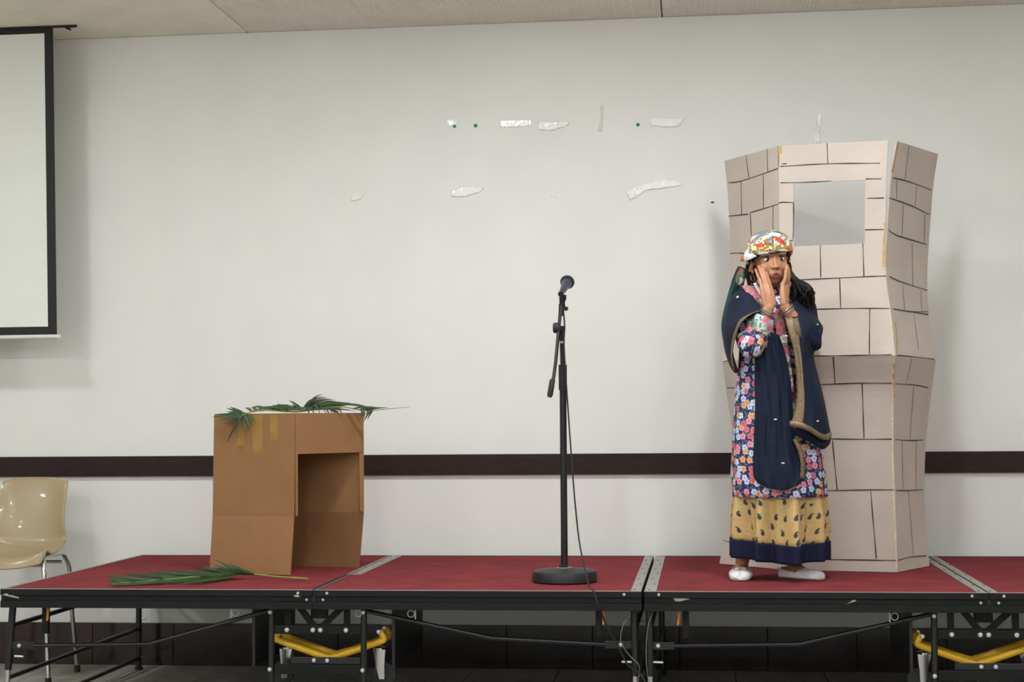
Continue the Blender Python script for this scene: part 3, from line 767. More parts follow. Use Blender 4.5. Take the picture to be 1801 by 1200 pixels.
# a dense lookup of the tower skin, to lay the marker strokes and tape on it
SK = []
for k in range(3):
    for i in range((NR-1)*4+1):
        fi = i/4; i0 = min(NR-2, int(fi)); t = fi-i0
        a = FOLD[k][i0].lerp(FOLD[k][i0+1], t); b = FOLD[k+1][i0].lerp(FOLD[k+1][i0+1], t)
        if k == 2: a = a + gapf(fi)
        a2 = FOLD[k][i0]; b2 = FOLD[k+1][i0]; c2 = FOLD[k][i0+1]
        n = (b-a).cross(c2-a2).normalized()
        if n.y > 0: n = -n
        for j in range(33):
            p = a.lerp(b, j/32); q = project(p); SK.append((k, q[0], q[1], p, n))
def skin(px, py, k):
    best = min((e for e in SK if e[0] == k), key=lambda e: (e[1]-px)**2+(e[2]-py)**2)
    return onplane(px, py, best[3]+best[4]*.0034, best[4]), best[4]
def stroke(pts, k, wd=.0052, name='marker_line', m=None, par=None):
    P = [];  n = max(2, int(sum(math.dist(pts[i], pts[i+1]) for i in range(len(pts)-1))/14))
    seg = [V((x, y, 0)) for x, y in pts]; fine = crv(seg, max(2, n//(len(pts)-1)))
    l, r = [], []
    Q = [skin(p.x, p.y, k) for p in fine]
    for i, (p, nn) in enumerate(Q):
        d = (Q[min(i+1, len(Q)-1)][0]-Q[max(i-1, 0)][0]).normalized(); s = d.cross(nn).normalized()
        ww = wd*(.75+.25*math.sin(i*1.3+pts[0][0]))
        l.append(p-s*ww/2); r.append(p+s*ww/2)
    MB().grid([l, r]).build(name, m or M_marker, par or tower, smooth=False, solid=.0006)
def c4(pts): return [(1240+x/2.927, 230+y/2.927) for x, y in pts]
def c5(pts): return [(1400+x/2.857, 600+y/2.857) for x, y in pts]
S0 = [[(120, 268), (190, 258), (375, 195)], [(120, 440), (222, 430)], [(232, 422), (300, 402), (375, 378)], [(130, 632), (165, 629), (205, 632)],
      [(210, 125), (225, 240)], [(318, 92), (323, 212)], [(185, 260), (188, 432)], [(300, 222), (300, 402)], [(233, 425), (238, 540)], [(350, 388), (350, 520)]]
S1 = [[(388, 184), (630, 170), (900, 167)], [(395, 170), (420, 170)], [(388, 268), (520, 266), (650, 259)], [(828, 248), (908, 247)], [(378, 373), (400, 368), (455, 370)],
      [(835, 348), (920, 346)], [(825, 510), (920, 508)], [(420, 566), (455, 566)], [(490, 768), (820, 752), (930, 748)], [(545, 920), (760, 915), (950, 915)],
      [(628, 65), (632, 168)], [(455, 372), (456, 455), (452, 560)], [(593, 590), (596, 755)], [(812, 580), (818, 752)], [(693, 762), (698, 915)], [(848, 918), (846, 1150)]]
S2 = [[(970, 243), (1050, 262), (1165, 305)], [(948, 345), (1060, 385), (1155, 432)], [(945, 510), (990, 540), (1140, 585)], [(950, 750), (1000, 775), (1145, 822)], [(968, 917), (1060, 932), (1150, 932)], [(1075, 935), (1148, 946)]]
S2v = [[(1050, 80), (1030, 250)], [(988, 255), (986, 350)], [(1088, 285), (1082, 390)], [(1020, 380), (1015, 540)], [(1132, 430), (1128, 575)], [(1066, 580), (1070, 795)], [(1018, 795), (1028, 920)], [(1110, 820), (1116, 930)], [(1075, 940), (1100, 1130)]]
B1 = [[(75, 76), (250, 73), (480, 69)], [(60, 222), (110, 220), (300, 212), (480, 212)], [(100, 490), (180, 492), (330, 494), (485, 493)], [(60, 753), (160, 752), (400, 748), (495, 748)], [(60, 1096), (160, 1098), (400, 1102), (510, 1103)],
      [(187, 80), (197, 212)], [(332, 214), (342, 490)], [(183, 500), (207, 748)], [(375, 755), (404, 1095)]]
B2 = [[(510, 72), (600, 80), (695, 92)], [(500, 215), (600, 222), (665, 235)], [(500, 495), (560, 500), (638, 498)], [(505, 750), (560, 752), (638, 747)], [(515, 1102), (580, 1085), (655, 1080)]]
B2v = [[(582, 88), (555, 210)], [(592, 226), (573, 493)], [(533, 502), (538, 745)], [(605, 502), (602, 745)], [(565, 757), (590, 1075)]]
for p in S0: stroke(c4(p), 0)
for p in S1: stroke(c4(p), 1)
for p in S2: stroke(c4(p), 2)
for p in S2v: stroke(c4(p), 2, .0026)
for p in B1: stroke(c5(p), 1)
for p in B2: stroke(c5(p), 2)
for p in B2v: stroke(c5(p), 2, .003)
for p in ([(1273, 636), (1284, 634)], [(1279, 682), (1292, 683)], [(1273, 951), (1284, 954), (1300, 956)]): stroke(p, 0, .005)
for p, k, wd in (([(1368, 257), (1369, 272), (1369, 296)], 0, .010), ([(1373, 258), (1373, 270)], 1, .018), ([(1580, 252), (1574, 280), (1569, 303)], 2, .016), ([(1556, 392), (1555, 430), (1554, 470)], 1, .012), ([(1575, 566), (1578, 600), (1577, 624)], 2, .012), ([(1572, 640), (1571, 672), (1573, 700)], 1, .008)):
    stroke(p, k, wd, 'tape_piece', M_glue)

M_seamp = mat('frayed_paper_seam', (212, 196, 164), .8, var=.2, scale=50)
stroke([(1571, 645), (1569.5, 720), (1570, 800), (1572, 880), (1575, 940), (1577, 1000)], 1, .007, 'frayed_seam', M_seamp)
stroke([(1562, 520), (1567, 560), (1571, 600)], 1, .005, 'frayed_seam', M_seamp)

# ================================================================== MICROPHONE STAND
M_iron = mat('cast_iron_black', (28, 28, 30), .5, var=.1, scale=60)
M_gloss = mat('gloss_black_tube', (16, 16, 18), .22)
M_grip = mat('rubber_grip', (30, 30, 31), .7)
mb_ = V((2.128, .36, HS+.001)); px0, pz0 = 994.5, 1014
cx, cy = mb_.x, mb_.y
stand = thing('microphone_stand', 'black boom microphone stand on a round weighted base', 'microphone stand', mb_)
base_ = MB().lathe([(.122, 0), (.1265, .005), (.127, .03), (.123, .042), (.112, .046), (.03, .052), (.024, .054)], mb_, 48).build('base', M_iron, stand)
MB().lathe([(.03, 0), (.03, .003)], mb_+V((0, 0, .0525)), 20).build('base_washer', M_alu, base_)
def sp(px, py, dy=0): return at(px, py, cy+dy)
ptop = sp(988.5, 600); pmid = sp(990, 668)
pl = MB(); pl.tube([mb_+V((0, 0, .05)), pmid], .0135, 16).build('lower_tube', M_gloss, stand)
MB().box(mb_+V((-.02, -.012, .052)), mb_+V((.012, .014, .068))).build('base_clamp', M_gloss, stand, smooth=False, bevel=.003)
MB().tube([sp(990, 686), sp(989.6, 642)], .0165, 16).build('height_clutch', M_grip, stand)
MB().tube([sp(989.6, 645), ptop], .0095, 14).build('upper_tube', M_gloss, stand)
MB().tube([sp(988.5, 604), sp(988.4, 600.5)], .0105, 14).build('tube_collar', M_chrome, stand)
# swivel
sw = MB().tube([sp(988.4, 602), sp(988.6, 585), sp(987, 574)], [.010, .012, .013], 14).build('swivel_joint', M_gloss, stand)
MB().lathe([(.014, -.012), (.02, -.009), (.021, .012), (.013, .016)], sp(978, 577, -.018), 12, Matrix.Rotation(math.pi/2, 3, 'Y')).build('swivel_knob', M_grip, sw)
MB().tube([sp(983, 581, -.02), sp(984.5, 573, -.02)], .0125, 12).build('boom_clamp', M_iron, sw)
# boom rod
MB().tube([sp(970, 690, -.06), sp(977, 640, -.045), sp(986, 545, -.018)], [.0068, .0068, .0068], 12).build('boom_rod', M_gloss, stand)
MB().tube([sp(966.5, 699, -.062), sp(967.5, 694, -.061), sp(971.5, 670, -.055), sp(972, 667, -.054)], [.008, .0115, .0115, .008], 14).build('counterweight', M_grip, stand)
MB().tube([sp(986.5, 556, -.02), sp(987.5, 535, -.015)], .0105, 12).build('rod_end', M_gloss, stand)
MB().tube([sp(983, 538, -.02), sp(994, 538, -.02)], .007, 10).build('clip_pivot', M_gloss, stand)
MB().ell(sp(995.5, 543, -.018), (.009, .009, .009)).build('clip_screw', M_grip, stand)
clip = MB().tube([sp(988.5, 537, -.018), sp(989, 528, -.02), sp(990, 519, -.025)], [.0105, .0125, .0145], 12).build('microphone_clip', M_gloss, stand)
MB().box(sp(991, 528, -.03), sp(996, 519, -.012)).build('clip_jaw', M_grip, clip, smooth=False, bevel=.002)
# microphone pointing away from the camera, its tail and blue ringed plug towards us
M_micb = mat('microphone_body', (58, 62, 74), .38, metal=.3)
M_grille = mat('microphone_grille', (38, 42, 44), .5, metal=.5, bump=.6, bscale=900)
M_blue = mat('blue_plug_ring', (84, 112, 176), .4)
tail, head = sp(988.5, 514, -.055), sp(998, 496, .075)
dm = (head-tail).normalized()
mic = thing('microphone', 'dark handheld microphone with ball grille held in the stand clip', 'microphone', tail)
MB().tube([tail, tail+dm*.02, tail+dm*.075, tail+dm*.118], [.0105, .0125, .0155, .021], 18).build('handle', M_micb, mic)
gr = MB().ell(head, (.0265, .0265, .0265), 24, 16).build('grille', M_grille, mic)
RM = dm.to_track_quat('Z', 'Y').to_matrix()
MB().torus(head-dm*.003, .0265, .002, RM, 28, 8).build('grille_band', M_micb, gr)
MB().tube([tail-dm*.028, tail-dm*.004], .0105, 14).build('cable_plug', M_gloss, mic)
MB().tube([tail-dm*.012+V((-.003, 0, -.004)), tail-dm*.001+V((-.003, 0, -.004))], .0118, 14).build('plug_ring', M_blue, mic)
# cable from the plug down beside the pole, over the stage edge to the floor
cp = [tail-dm*.03, sp(989, 530, -.07), sp(991, 548, -.05), sp(993, 575, -.03), sp(992, 605, -.02), sp(995, 660, -.02), sp(999, 720, -.02), sp(1004, 790, -.03), sp(1011, 880, -.05), sp(1020, 960, -.08),
      at(1036, 1022, .14), at(1043, 1039, .012), at(1047, 1049, -.006), at(1054, 1068, -.006), at(1066, 1098, .03), at(1086, 1135, .05), at(1105, 1170, .06)]
cp += [V((cp[-1].x+.06, .03, .20)), V((cp[-1].x+.10, .0, .02)), V((cp[-1].x+.2, -.3, .008))]
for i in (10, 11): cp[i].z = HS+.006
MB().tube(crv(cp, 8), .0033, 8).build('microphone_cable', M_rubber, label='black cable hanging from the microphone over the stage edge', cat='cable')

# ================================================================== TAPE AND MARKS ON THE WALL
M_clear = mat('clear_tape', (236, 236, 231), .2, coat=.5)
M_dull = mat('dull_tape', (212, 207, 200), .4)
M_green = mat('green_putty', (52, 128, 104), .7)
def wall_tape(label, pts, m=M_clear, wr=.002, name='tape_strip', cat='tape', seed=1):
    """crumpled strip of tape stuck on the wall: outline given along its length as top/bottom pairs"""
    r = random.Random(seed); n = 14; top = crv([V((a, b, 0)) for a, b, c, d in pts], n); bot = crv([V((c, d, 0)) for a, b, c, d in pts], n)
    G = []
    for j in range(7):
        row = []
        for a, b in zip(top, bot):
            p = a.lerp(b, j/6); q = at(p.x+r.uniform(-.5, .5), p.y+r.uniform(-.6, .6), YW-.0012)
            q.y -= abs(r.gauss(0, wr))*.45
            row.append(q)
        G.append(row)
    MB().grid(G).build(name, m, label=label, cat=cat, solid=.0003, group='tape scraps on the wall' if cat == 'tape' else None)
wall_tape('short clear tape scrap beside the leftmost green dot on the wall', [(786, 211, 786, 220), (794, 210, 795, 222), (803, 213, 803, 221)], seed=2)
wall_tape('clear tape strip with one curved bright crease on the wall', [(879, 211, 879, 224), (908, 210, 908, 224), (935, 211, 935, 221)], seed=3, wr=.003)
wall_tape('crumpled clear tape strip right of the curved creased strip', [(946, 214, 947, 228), (970, 214, 970, 230), (1000, 213, 1000, 220)], seed=4, wr=.005)
wall_tape('thin upright grey tape streak high on the wall', [(1056, 186, 1062, 186), (1057, 205, 1061, 205), (1052, 230, 1058, 232)], M_dull, seed=5, wr=.001)
wall_tape('wide clear tape strip right of the lone green dot', [(1146, 206, 1144, 221), (1172, 207, 1170, 224), (1204, 207, 1194, 223)], seed=6, wr=.004)
wall_tape('crumpled clear tape tuft lower on the wall near the middle', [(793, 336, 794, 346), (815, 328, 816, 346), (852, 329, 845, 338)], seed=7, wr=.005)
wall_tape('long twisted clear tape strip above and left of the tower', [(1101, 338, 1108, 353), (1118, 329, 1124, 344), (1138, 322, 1138, 335), (1165, 316, 1165, 332), (1200, 319, 1200, 326)], seed=8, wr=.005)
wall_tape('peeling tape tab sticking up behind the tower top', [(1439, 201, 1446, 201), (1436, 218, 1444, 220), (1433, 232, 1441, 236), (1433, 252, 1442, 252)], seed=9, wr=.004)
wall_tape('faint tape smear at the left of the lower tape row', [(618, 343, 618, 354), (630, 336, 632, 352), (640, 338, 638, 346)], mat('faint_tape', (230, 226, 220), .3), seed=10, wr=.002)
wall_tape('tiny clear tape bit between the two lower strips', [(969, 338, 968, 343), (976, 340, 976, 347), (983, 347, 983, 350)], mat('faint_tape', (230, 226, 220), .3), seed=11, wr=.002)
for px, py, lab, rr in ((799.5, 222, 'dark green putty dot on the clear tape scrap', .0085), (836.5, 221, 'oval green putty dot second from the left on the wall', .0095), (1122, 219.5, 'lone round green putty dot left of the wide tape strip', .0085)):
    c = at(px, py, YW)
    MB().lathe([(rr, 0), (rr*.95, .002), (rr*.6, .004), (rr*.1, .0046)], c, 16, RX).build('putty_dot', M_green, label=lab, cat='putty dot', group='green putty dots on the wall')
c = at(1253, 356, YW)
MB().lathe([(.0085, 0), (.0075, .003), (.003, .0035)], c, 12, RX @ Matrix.Diagonal((1, .5, 1))).build('wall_plug', mat('plug_black', (30, 26, 24), .7), label='small dark plug in the wall left of the tower', cat='wall plug')

# ================================================================== THE GIRL
YG = .50
SKIN = (172, 121, 87)
M_skin = mat('skin', SKIN, .5, var=.05, scale=18)
M_skin.node_tree.nodes['Principled BSDF'].inputs['Subsurface Weight'].default_value = .12
M_skin.node_tree.nodes['Principled BSDF'].inputs['Subsurface Scale'].default_value = .006
M_hair = mat('black_hair', (15, 13, 12), .65, spec=.25)
M_navy = mat('navy_chiffon', (20, 28, 46), .75, var=.2, scale=16, spec=.2, bump=.15, bscale=350)
M_hem = mat('navy_hem', (20, 23, 48), .7, spec=.2, var=.1, scale=18)
M_gold = thread_mat('gold_braid', (168, 146, 104), (84, 64, 48), 420)
M_seq = mat('gold_sequin', (232, 196, 110), .22, metal=.85)
M_flor = floral_mat('floral_print', (26, 32, 88), [(206, 62, 96), (198, 208, 232), (214, 138, 66), (186, 196, 224), (222, 110, 140), (196, 40, 66), (170, 190, 226), (206, 150, 80)], (96, 128, 92), 34.)
M_flor2 = floral_mat('floral_print_pale', (176, 196, 190), [(206, 62, 96), (222, 120, 150), (60, 110, 90), (190, 60, 80), (120, 150, 140)], (60, 96, 78), 26.)
M_scarf = mat('headscarf_print', (206, 206, 202), .75)
_t = NT(M_scarf); _uv = _t.n('ShaderNodeUVMap').outputs[0]
_nz = _t.n('ShaderNodeTexNoise'); _nz.inputs['Scale'].default_value = 22; _t.link(_uv, _nz.inputs['Vector'])
_mx = _t.n('ShaderNodeVectorMath', operation='MULTIPLY_ADD'); _t.link(_nz.outputs['Color'], _mx.inputs[0]); _mx.inputs[1].default_value = (.03, .03, 0); _t.link(_uv, _mx.inputs[2])
_vo = _t.n('ShaderNodeTexVoronoi', voronoi_dimensions='2D'); _vo.inputs['Scale'].default_value = 24; _t.link(_mx.outputs[0], _vo.inputs['Vector'])
_sc = _t.n('ShaderNodeSeparateColor'); _t.link(_vo.outputs['Color'], _sc.inputs[0])
_rp = _t.n('ShaderNodeValToRGB'); _rp.color_ramp.interpolation = 'CONSTANT'
for _i, _c in enumerate([(196, 62, 42), (212, 214, 214), (112, 122, 120), (216, 216, 210), (206, 84, 50), (208, 212, 216), (84, 108, 86), (218, 216, 208)]):
    _e = _rp.color_ramp.elements[_i] if _i < 2 else _rp.color_ramp.elements.new(_i/8)
    _e.position = _i/8; _e.color = (*lin(_c), 1)
_t.link(_sc.outputs[0], _rp.inputs[0]); _t.link(_rp.outputs[0], M_scarf.node_tree.nodes['Principled BSDF'].inputs['Base Color'])
M_paisley = paisley_mat('gold_paisley', (190, 162, 102), (34, 34, 40))
M_silver = mat('silver', (196, 200, 206), .2, metal=1.)
M_goldm = mat('gold_metal', (222, 186, 110), .25, metal=1.)
M_white = mat('white_leather', (208, 203, 202), .4, var=.03, scale=25)
M_whitec = mat('white_collar', (222, 222, 218), .7)
M_green_s = mat('dark_green_scarf', (28, 66, 66), .7, var=.2, scale=20)
M_lip = mat('lips', (140, 72, 62), .5)
M_mouth = mat('mouth_inside', (60, 22, 22), .6)
M_eyew = mat('eye_white', (226, 222, 216), .2)
M_iris = mat('iris', (34, 22, 16), .1)
M_brow = mat('eyebrow', (34, 24, 20), .7)
M_kohl = mat('eye_liner', (52, 36, 34), .7)

girl = thing('person', 'person in headscarf, floral dress and navy shawl with hands on cheeks', 'person', (atz(1370, 1010).x, YG, HS))
def g(px, py, y=YG): return at(px, py, y)
HC = g(1355, 460); HA = math.radians(9)
HR = Matrix.Rotation(HA, 3, 'Z') @ Matrix.Rotation(math.radians(-3), 3, 'Y')
def hd(x, y, z): return HC + HR @ V((x, y, z))

def remesh(mb, name, m, parent, vox, smooth_it=6, factor=.6):
    o = mb.build(name, m, parent)
    md = o.modifiers.new('r', 'REMESH'); md.mode = 'VOXEL'; md.voxel_size = vox; md.use_smooth_shade = True
    md2 = o.modifiers.new('s', 'SMOOTH'); md2.iterations = smooth_it; md2.factor = factor
    dg = bpy.context.evaluated_depsgraph_get(); ev = o.evaluated_get(dg)
    me = bpy.data.meshes.new_from_object(ev); o.modifiers.clear(); old = o.data; o.data = me
    bpy.data.meshes.remove(old); me.name = name
    if not me.materials: me.materials.append(m)
    for p in me.polygons: p.use_smooth = True
    return o
def chain(mb, pts, rs, n=12):
    """limb: smooth tapered tube with rounded ends"""
    fine = crv([V(p) for p in pts], 5); rv = crv([V((r, 0, 0)) for r in rs], 5)
    mb.tube(fine, [v.x for v in rv], n)
    mb.ell(pts[0], (rs[0],)*3, 12, 8); mb.ell(pts[-1], (rs[-1],)*3, 12, 8)

B = MB()
# head
B.ell(hd(0, .016, .03), (.072, .088, .076), 28, 18, HR)
B.ell(hd(0, -.018, -.018), (.061, .066, .074), 28, 18, HR)
B.ell(hd(0, -.030, -.058), (.044, .05, .040), 24, 14, HR)
B.ell(hd(0, -.064, -.080), (.018, .014, .015), 16, 10, HR)
for s in (-1, 1):
    B.ell(hd(s*.032, -.046, -.030), (.027, .027, .030), 18, 12, HR)
    B.ell(hd(s*.027, -.062, .024), (.026, .018, .011), 18, 10, HR)
    B.ell(hd(s*.011, -.088, -.031), (.0075, .009, .0068), 12, 8, HR)
    # ear: rim and lobe
    B.torus(hd(s*.074, .012, -.008), .017, .0055, HR @ Matrix.Rotation(s*1.25, 3, 'Y'), 20, 8, 1.35, .85)
    B.ell(hd(s*.071, .012, -.008), (.006, .015, .024), 14, 10, HR)
    B.ell(hd(s*.072, .005, -.036), (.006, .008, .010), 12, 8, HR)
chain(B, [hd(0, -.080, .012), hd(0, -.085, -.008), hd(0, -.0955, -.030)], [.0058, .006, .0088])
B.ell(hd(0, -.078, -.056), (.026, .013, .022), 16, 10, HR)
# neck and trunk
chain(B, [hd(0, .02, -.05), g(1354, 515, YG+.02), g(1356, 535, YG+.03)], [.042, .042, .05])
chain(B, [g(1356, 535, YG+.03), g(1357, 575, YG+.03), g(1362, 650, YG+.02), g(1366, 720, YG+.02), g(1368, 770, YG+.02)], [.06, .085, .085, .085, .095], 20)
# shoulders
chain(B, [g(1308, 548, YG+.02), g(1357, 540, YG+.03), g(1408, 548, YG+.02)], [.042, .06, .042])
# right arm (left in the picture): upper arm down, forearm up to the cheek
RS, RE, RW = g(1305, 550, YG+.02), g(1321, 606, .37), g(1353, 541, .352)
chain(B, [RS, RS.lerp(RE, .5), RE], [.042, .036, .032])
chain(B, [RE, RE.lerp(RW, .45), RW], [.032, .029, .0205])
LS, LE, LW = g(1410, 550, YG+.02), g(1424, 600, .40), g(1381, 540, .355)
chain(B, [LS, LS.lerp(LE, .5), LE], [.042, .036, .032])
chain(B, [LE, LE.lerp(LW, .45), LW], [.032, .028, .0205])
# right hand: palm on the cheek, back of the hand to us, fingers up
kn = [g(1339.0, 503, .372), g(1344.8, 501, .364), g(1350.6, 502.5, .364), g(1356.2, 506.5, .370)]
tip = [g(1328.5, 474, .412), g(1334.2, 468.5, .404), g(1341.0, 471, .400), g(1347.8, 479, .396)]
pb = [RW + V((-.014, 0, .012)), RW + V((-.005, -.003, .014)), RW + V((.005, -.003, .014)), RW + V((.014, 0, .012))]
for i in range(4):
    r = (.0058, .0062, .0060, .0055)[i]
    chain(B, [pb[i], pb[i].lerp(kn[i], .55)+V((0, -.004, 0)), kn[i]], [.0125, .0115, r*1.3], 12)
    a, b = kn[i], tip[i]; bend = V((0, -.007, 0))
    chain(B, [a, a.lerp(b, .42)+bend, a.lerp(b, .74)+bend*.7, b], [r*1.15, r, r*.95, r*.82], 12)
# right thumb, tucked under the jaw towards the ear
chain(B, [RW+V((-.006, .008, .016)), g(1347, 520, .392), g(1345, 509, .408), g(1343, 500, .414)], [.0115, .0115, .0095, .008], 12)
# left hand: seen from its little-finger edge, fingers up the other cheek
LKY = [.372, .384, .398, .412]
for i in range(4):
    r = (.0074, .0082, .0085, .0082)[i]
    k_ = g(1376.0+2.6*i, 503, LKY[i]); t_ = g(1381.5+1.6*i, (477, 470, 468, 472)[i], LKY[i]+.014)
    b_ = LW + V((-.006+.003*i, -.010+.008*i, .014))
    chain(B, [b_, b_.lerp(k_, .55)+V((-.001, -.002, 0)), k_], [.0125, .0122, r*1.2], 12)
    chain(B, [k_, k_.lerp(t_, .42)+V((.004, -.002, 0)), k_.lerp(t_, .74)+V((.003, -.001, 0)), t_], [r*1.08, r, r*.92, r*.8], 12)
chain(B, [LW+V((0, .016, .016)), g(1379, 520, .415), g(1385, 507, .43), g(1389, 498, .44)], [.0115, .0112, .0095, .008], 12)
# legs and feet
RAn, LAn = g(1305, 990, .54), g(1399, 992, .51)
chain(B, [g(1340, 770, YG+.02), g(1320, 880, .51), g(1309, 960, .535), RAn], [.085, .05, .036, .026])
chain(B, [g(1395, 770, YG+.02), g(1398, 880, .50), g(1399, 960, .515), LAn], [.085, .05, .036, .026])
RT = V((RAn.x-.012, .415, HS+.02)); LT = g(1441, 1011, .455); LT.z = HS+.018
RHl = V((RAn.x, .575, HS+.026)); LHl = g(1382, 1005, .525); LHl.z = HS+.026
chain(B, [RHl, V((RAn.x-.003, .52, HS+.034)), V((RAn.x-.008, .455, HS+.020)), RT], [.021, .024, .017, .008])
chain(B, [RAn, V((RAn.x-.001, .545, HS+.045))], [.026, .026])
lm = LHl.lerp(LT, .40); lm.z = HS+.033; lm2 = LHl.lerp(LT, .70); lm2.z = HS+.019
chain(B, [LHl, lm, lm2, LT], [.021, .024, .016, .008])
chain(B, [LAn, LHl.lerp(LT, .22)+V((0, 0, .014))], [.025, .023])
body = remesh(B, 'body', M_skin, girl, .0022, 7, .5)
body['label'] = 'face, neck, arms, hands and ankles of the person'

# ---- face details
def on_face(x, z, lift=0.):
    """front of the face at local x, z found by casting onto the finished body"""
    o = hd(x, -.2, z)-ORIG[girl.name]; d = HR @ V((0, 1, 0))
    ok, loc, nrm, i = body.ray_cast(o, d)
    return (loc+ORIG[girl.name], (nrm).normalized()) if ok else (hd(x, -.08, z), HR @ V((0, -1, 0)))
for s in (-1, 1):
    p, n = on_face(s*.0262, .0015)
    ec = p + HR @ V((0, .0065, 0))
    ew = MB().ell(ec, (.0155, .0100, .0098), 24, 16, HR).build('eye', M_eyew, girl)
    ic = ec + HR @ V((.0008, -.0082, -.0004))
    MB().ell(ic, (.0072, .0028, .0078), 18, 12, HR).build('iris', M_iris, ew)
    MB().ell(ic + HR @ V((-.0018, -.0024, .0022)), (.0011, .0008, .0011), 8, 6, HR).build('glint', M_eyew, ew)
    # lids with dark liner
    lid = MB(); lo = MB()
    up_, dn_ = [], []
    for k in range(9):
        t = -1+k/4.
        q = hd(s*.0262+t*.0148, 0, 0)
        h1 = .0080*(1-t*t)**.6; h2 = -.0066*(1-t*t)**.6
        def sur(x, z, out):
            dx = (x-s*.0262)/.0135; dz = (z-.0015)/.0085; rr = max(0, 1-min(1, dx*dx+dz*dz)*.9)
            base_ = ec + HR @ V((x-s*.0262, -.0095*math.sqrt(rr)-out, z-.0015)); return base_
        up_.append(sur(s*.0262+t*.0148, .0015+h1, .0012)); dn_.append(sur(s*.0262+t*.0148, .0015+h2, .0008))
    lid.tube(crv(up_, 4), [.0010+.0024*math.sin(math.pi*i/32) for i in range(33)], 8); lid.tube(crv(dn_, 4), [.0009+.0014*math.sin(math.pi*i/32) for i in range(33)], 8)
    lid.build('eyelid_liner', M_kohl, ew)
    fold = []
    for k in range(7):
        t = -1+k/3.; pp, nn = on_face(s*.0262+t*.0165, .0125+.0035*(1-t*t)); fold.append(pp+nn*.0008)
    MB().tube(crv(fold, 4), [.0015+.0026*math.sin(math.pi*i/24) for i in range(25)], 8, flat=.6).build('eye_shadow', mat('eye_shadow', (98, 68, 58), .6), ew)
    br = []
    for k in range(7):
        t = k/6.; pp, nn = on_face(s*(.011+.035*t), .0225+.007*math.sin(t*2.2)); br.append(pp+nn*.0008)
    MB().tube(crv(br, 4), [.0012+.0021*math.sin(math.pi*min(1, .25+i/24*.75)) for i in range(25)], 8, flat=.6).build('eyebrow', M_brow, girl)
    p, n = on_face(s*.0065, -.0385)
    MB().ell(p+n*.0002, (.0032, .002, .0018), 10, 8, HR).build('nostril', M_mouth, girl)
mp_, mn_ = on_face(0, -.0605)
mouth = MB().ell(mp_+mn_*.0006, (.0088, .003, .0052), 20, 12, HR).build('mouth', M_mouth, girl)
MR = HR @ Matrix.Rotation(math.pi/2, 3, 'X')
LP = MB(); LP.torus(mp_-mn_*.0002, .0090, .0030, MR, 28, 10, 1.22, .76); LP.ell(mp_+mn_*.0006+HR @ V((0, .001, -.0074)), (.0090, .0030, .0036), 18, 10, HR); LP.build('lips', M_lip, girl)
# ---- jewellery
MB().torus(hd(-.0745, .0, -.062), .0115, .0014, HR @ Matrix.Rotation(1.2, 3, 'X') @ Matrix.Rotation(.5, 3, 'Y'), 24, 8, .8, 1.15).build('earring', M_goldm, girl, label='gold hoop earring')
MB().torus(hd(.0745, .0, -.062), .0115, .0014, HR @ Matrix.Rotation(1.2, 3, 'X') @ Matrix.Rotation(-.5, 3, 'Y'), 24, 8, .8, 1.15).build('earring', M_goldm, girl, label='gold hoop earring')
dr = (RW-RE).normalized(); Rr = dr.to_track_quat('Z', 'Y').to_matrix()
for k in range(3):
    MB().torus(RW.lerp(RE, .10+.055*k), .0285, .0028, Rr @ Matrix.Rotation(.12*(k-1), 3, 'X'), 36, 8).build('bangle', M_silver, girl, label='silver bangle')
dl = (LW-LE).normalized(); Rl = dl.to_track_quat('Z', 'Y').to_matrix()
for k in range(2):
    MB().torus(LW.lerp(LE, .05+.05*k), .0275, .0026, Rl @ Matrix.Rotation(.1*(k-1), 3, 'Y'), 36, 8).build('bangle', M_silver, girl, label='silver bangle')
MB().torus(LW+V((-.002, .004, .026)), .0255, .0013, Matrix.Rotation(.25, 3, 'Y'), 32, 8, 1, .9).build('bracelet', M_goldm, girl, label='thin gold bracelet')

# ---- clothes
def loft(levels, n=96, fold=0.02, nf=9, seed=0, sub=4, uvs=True, ph=0.):
    """closed garment rings from (py, left px, right px, centre depth, half depth, fold)"""
    ctr = [V((a.x+b.x, 0, 0)) for a, b in []]
    cs, rs = [], []
    for (py, xl_, xr_, yc_, ry, fd) in levels:
        a, b = at(xl_, py, yc_), at(xr_, py, yc_)
        cs.append((a+b)/2); rs.append(V(((b-a).length/2, ry, fd)))
    C = crv(cs, sub); Rr_ = crv(rs, sub); G = []
    for i, (c, r) in enumerate(zip(C, Rr_)):
        row = []
        for k in range(n):
            t = 2*math.pi*k/n + math.pi/2
            f = 1 + r.z*(math.sin(nf*t+ph)*.6 + math.sin((nf*2+1)*t+1.7*ph)*.25+math.sin(4*t+ph)*.3) * (.12+.88*abs(math.sin(t)))
            row.append(c + V((r.x*math.cos(t)*f, r.y*math.sin(t)*f, 0)))
        G.append(row)
    return G
def ring_uv(G):
    U = []; y = 0; n = len(G[0])
    for i, row in enumerate(G):
        if i: y -= (G[i][3*n//4]-G[i-1][3*n//4]).length
        per = sum((row[k]-row[k-1]).length for k in range(1, n)); 
        U.append([((k/n-.5)*per if k else -.5*per, y) for k in range(n)])
    return U
def close_ring(G): return [r+[r[0]] for r in G]
DL = [(505, 1336, 1374, YG+.03, .045, 0), (512, 1326, 1388, YG+.03, .055, 0), (526, 1308, 1404, YG+.03, .075, 0), (545, 1298, 1416, YG+.03, .095, .0), (580, 1300, 1414, YG+.025, .105, .0), (630, 1300, 1420, YG+.015, .11, .01), (690, 1294, 1432, YG+.01, .12, .02), (760, 1289, 1442, YG+.0, .13, .03), (830, 1287, 1451, YG+.0, .14, .04), (873, 1289, 1456, YG+.0, .145, .045)]
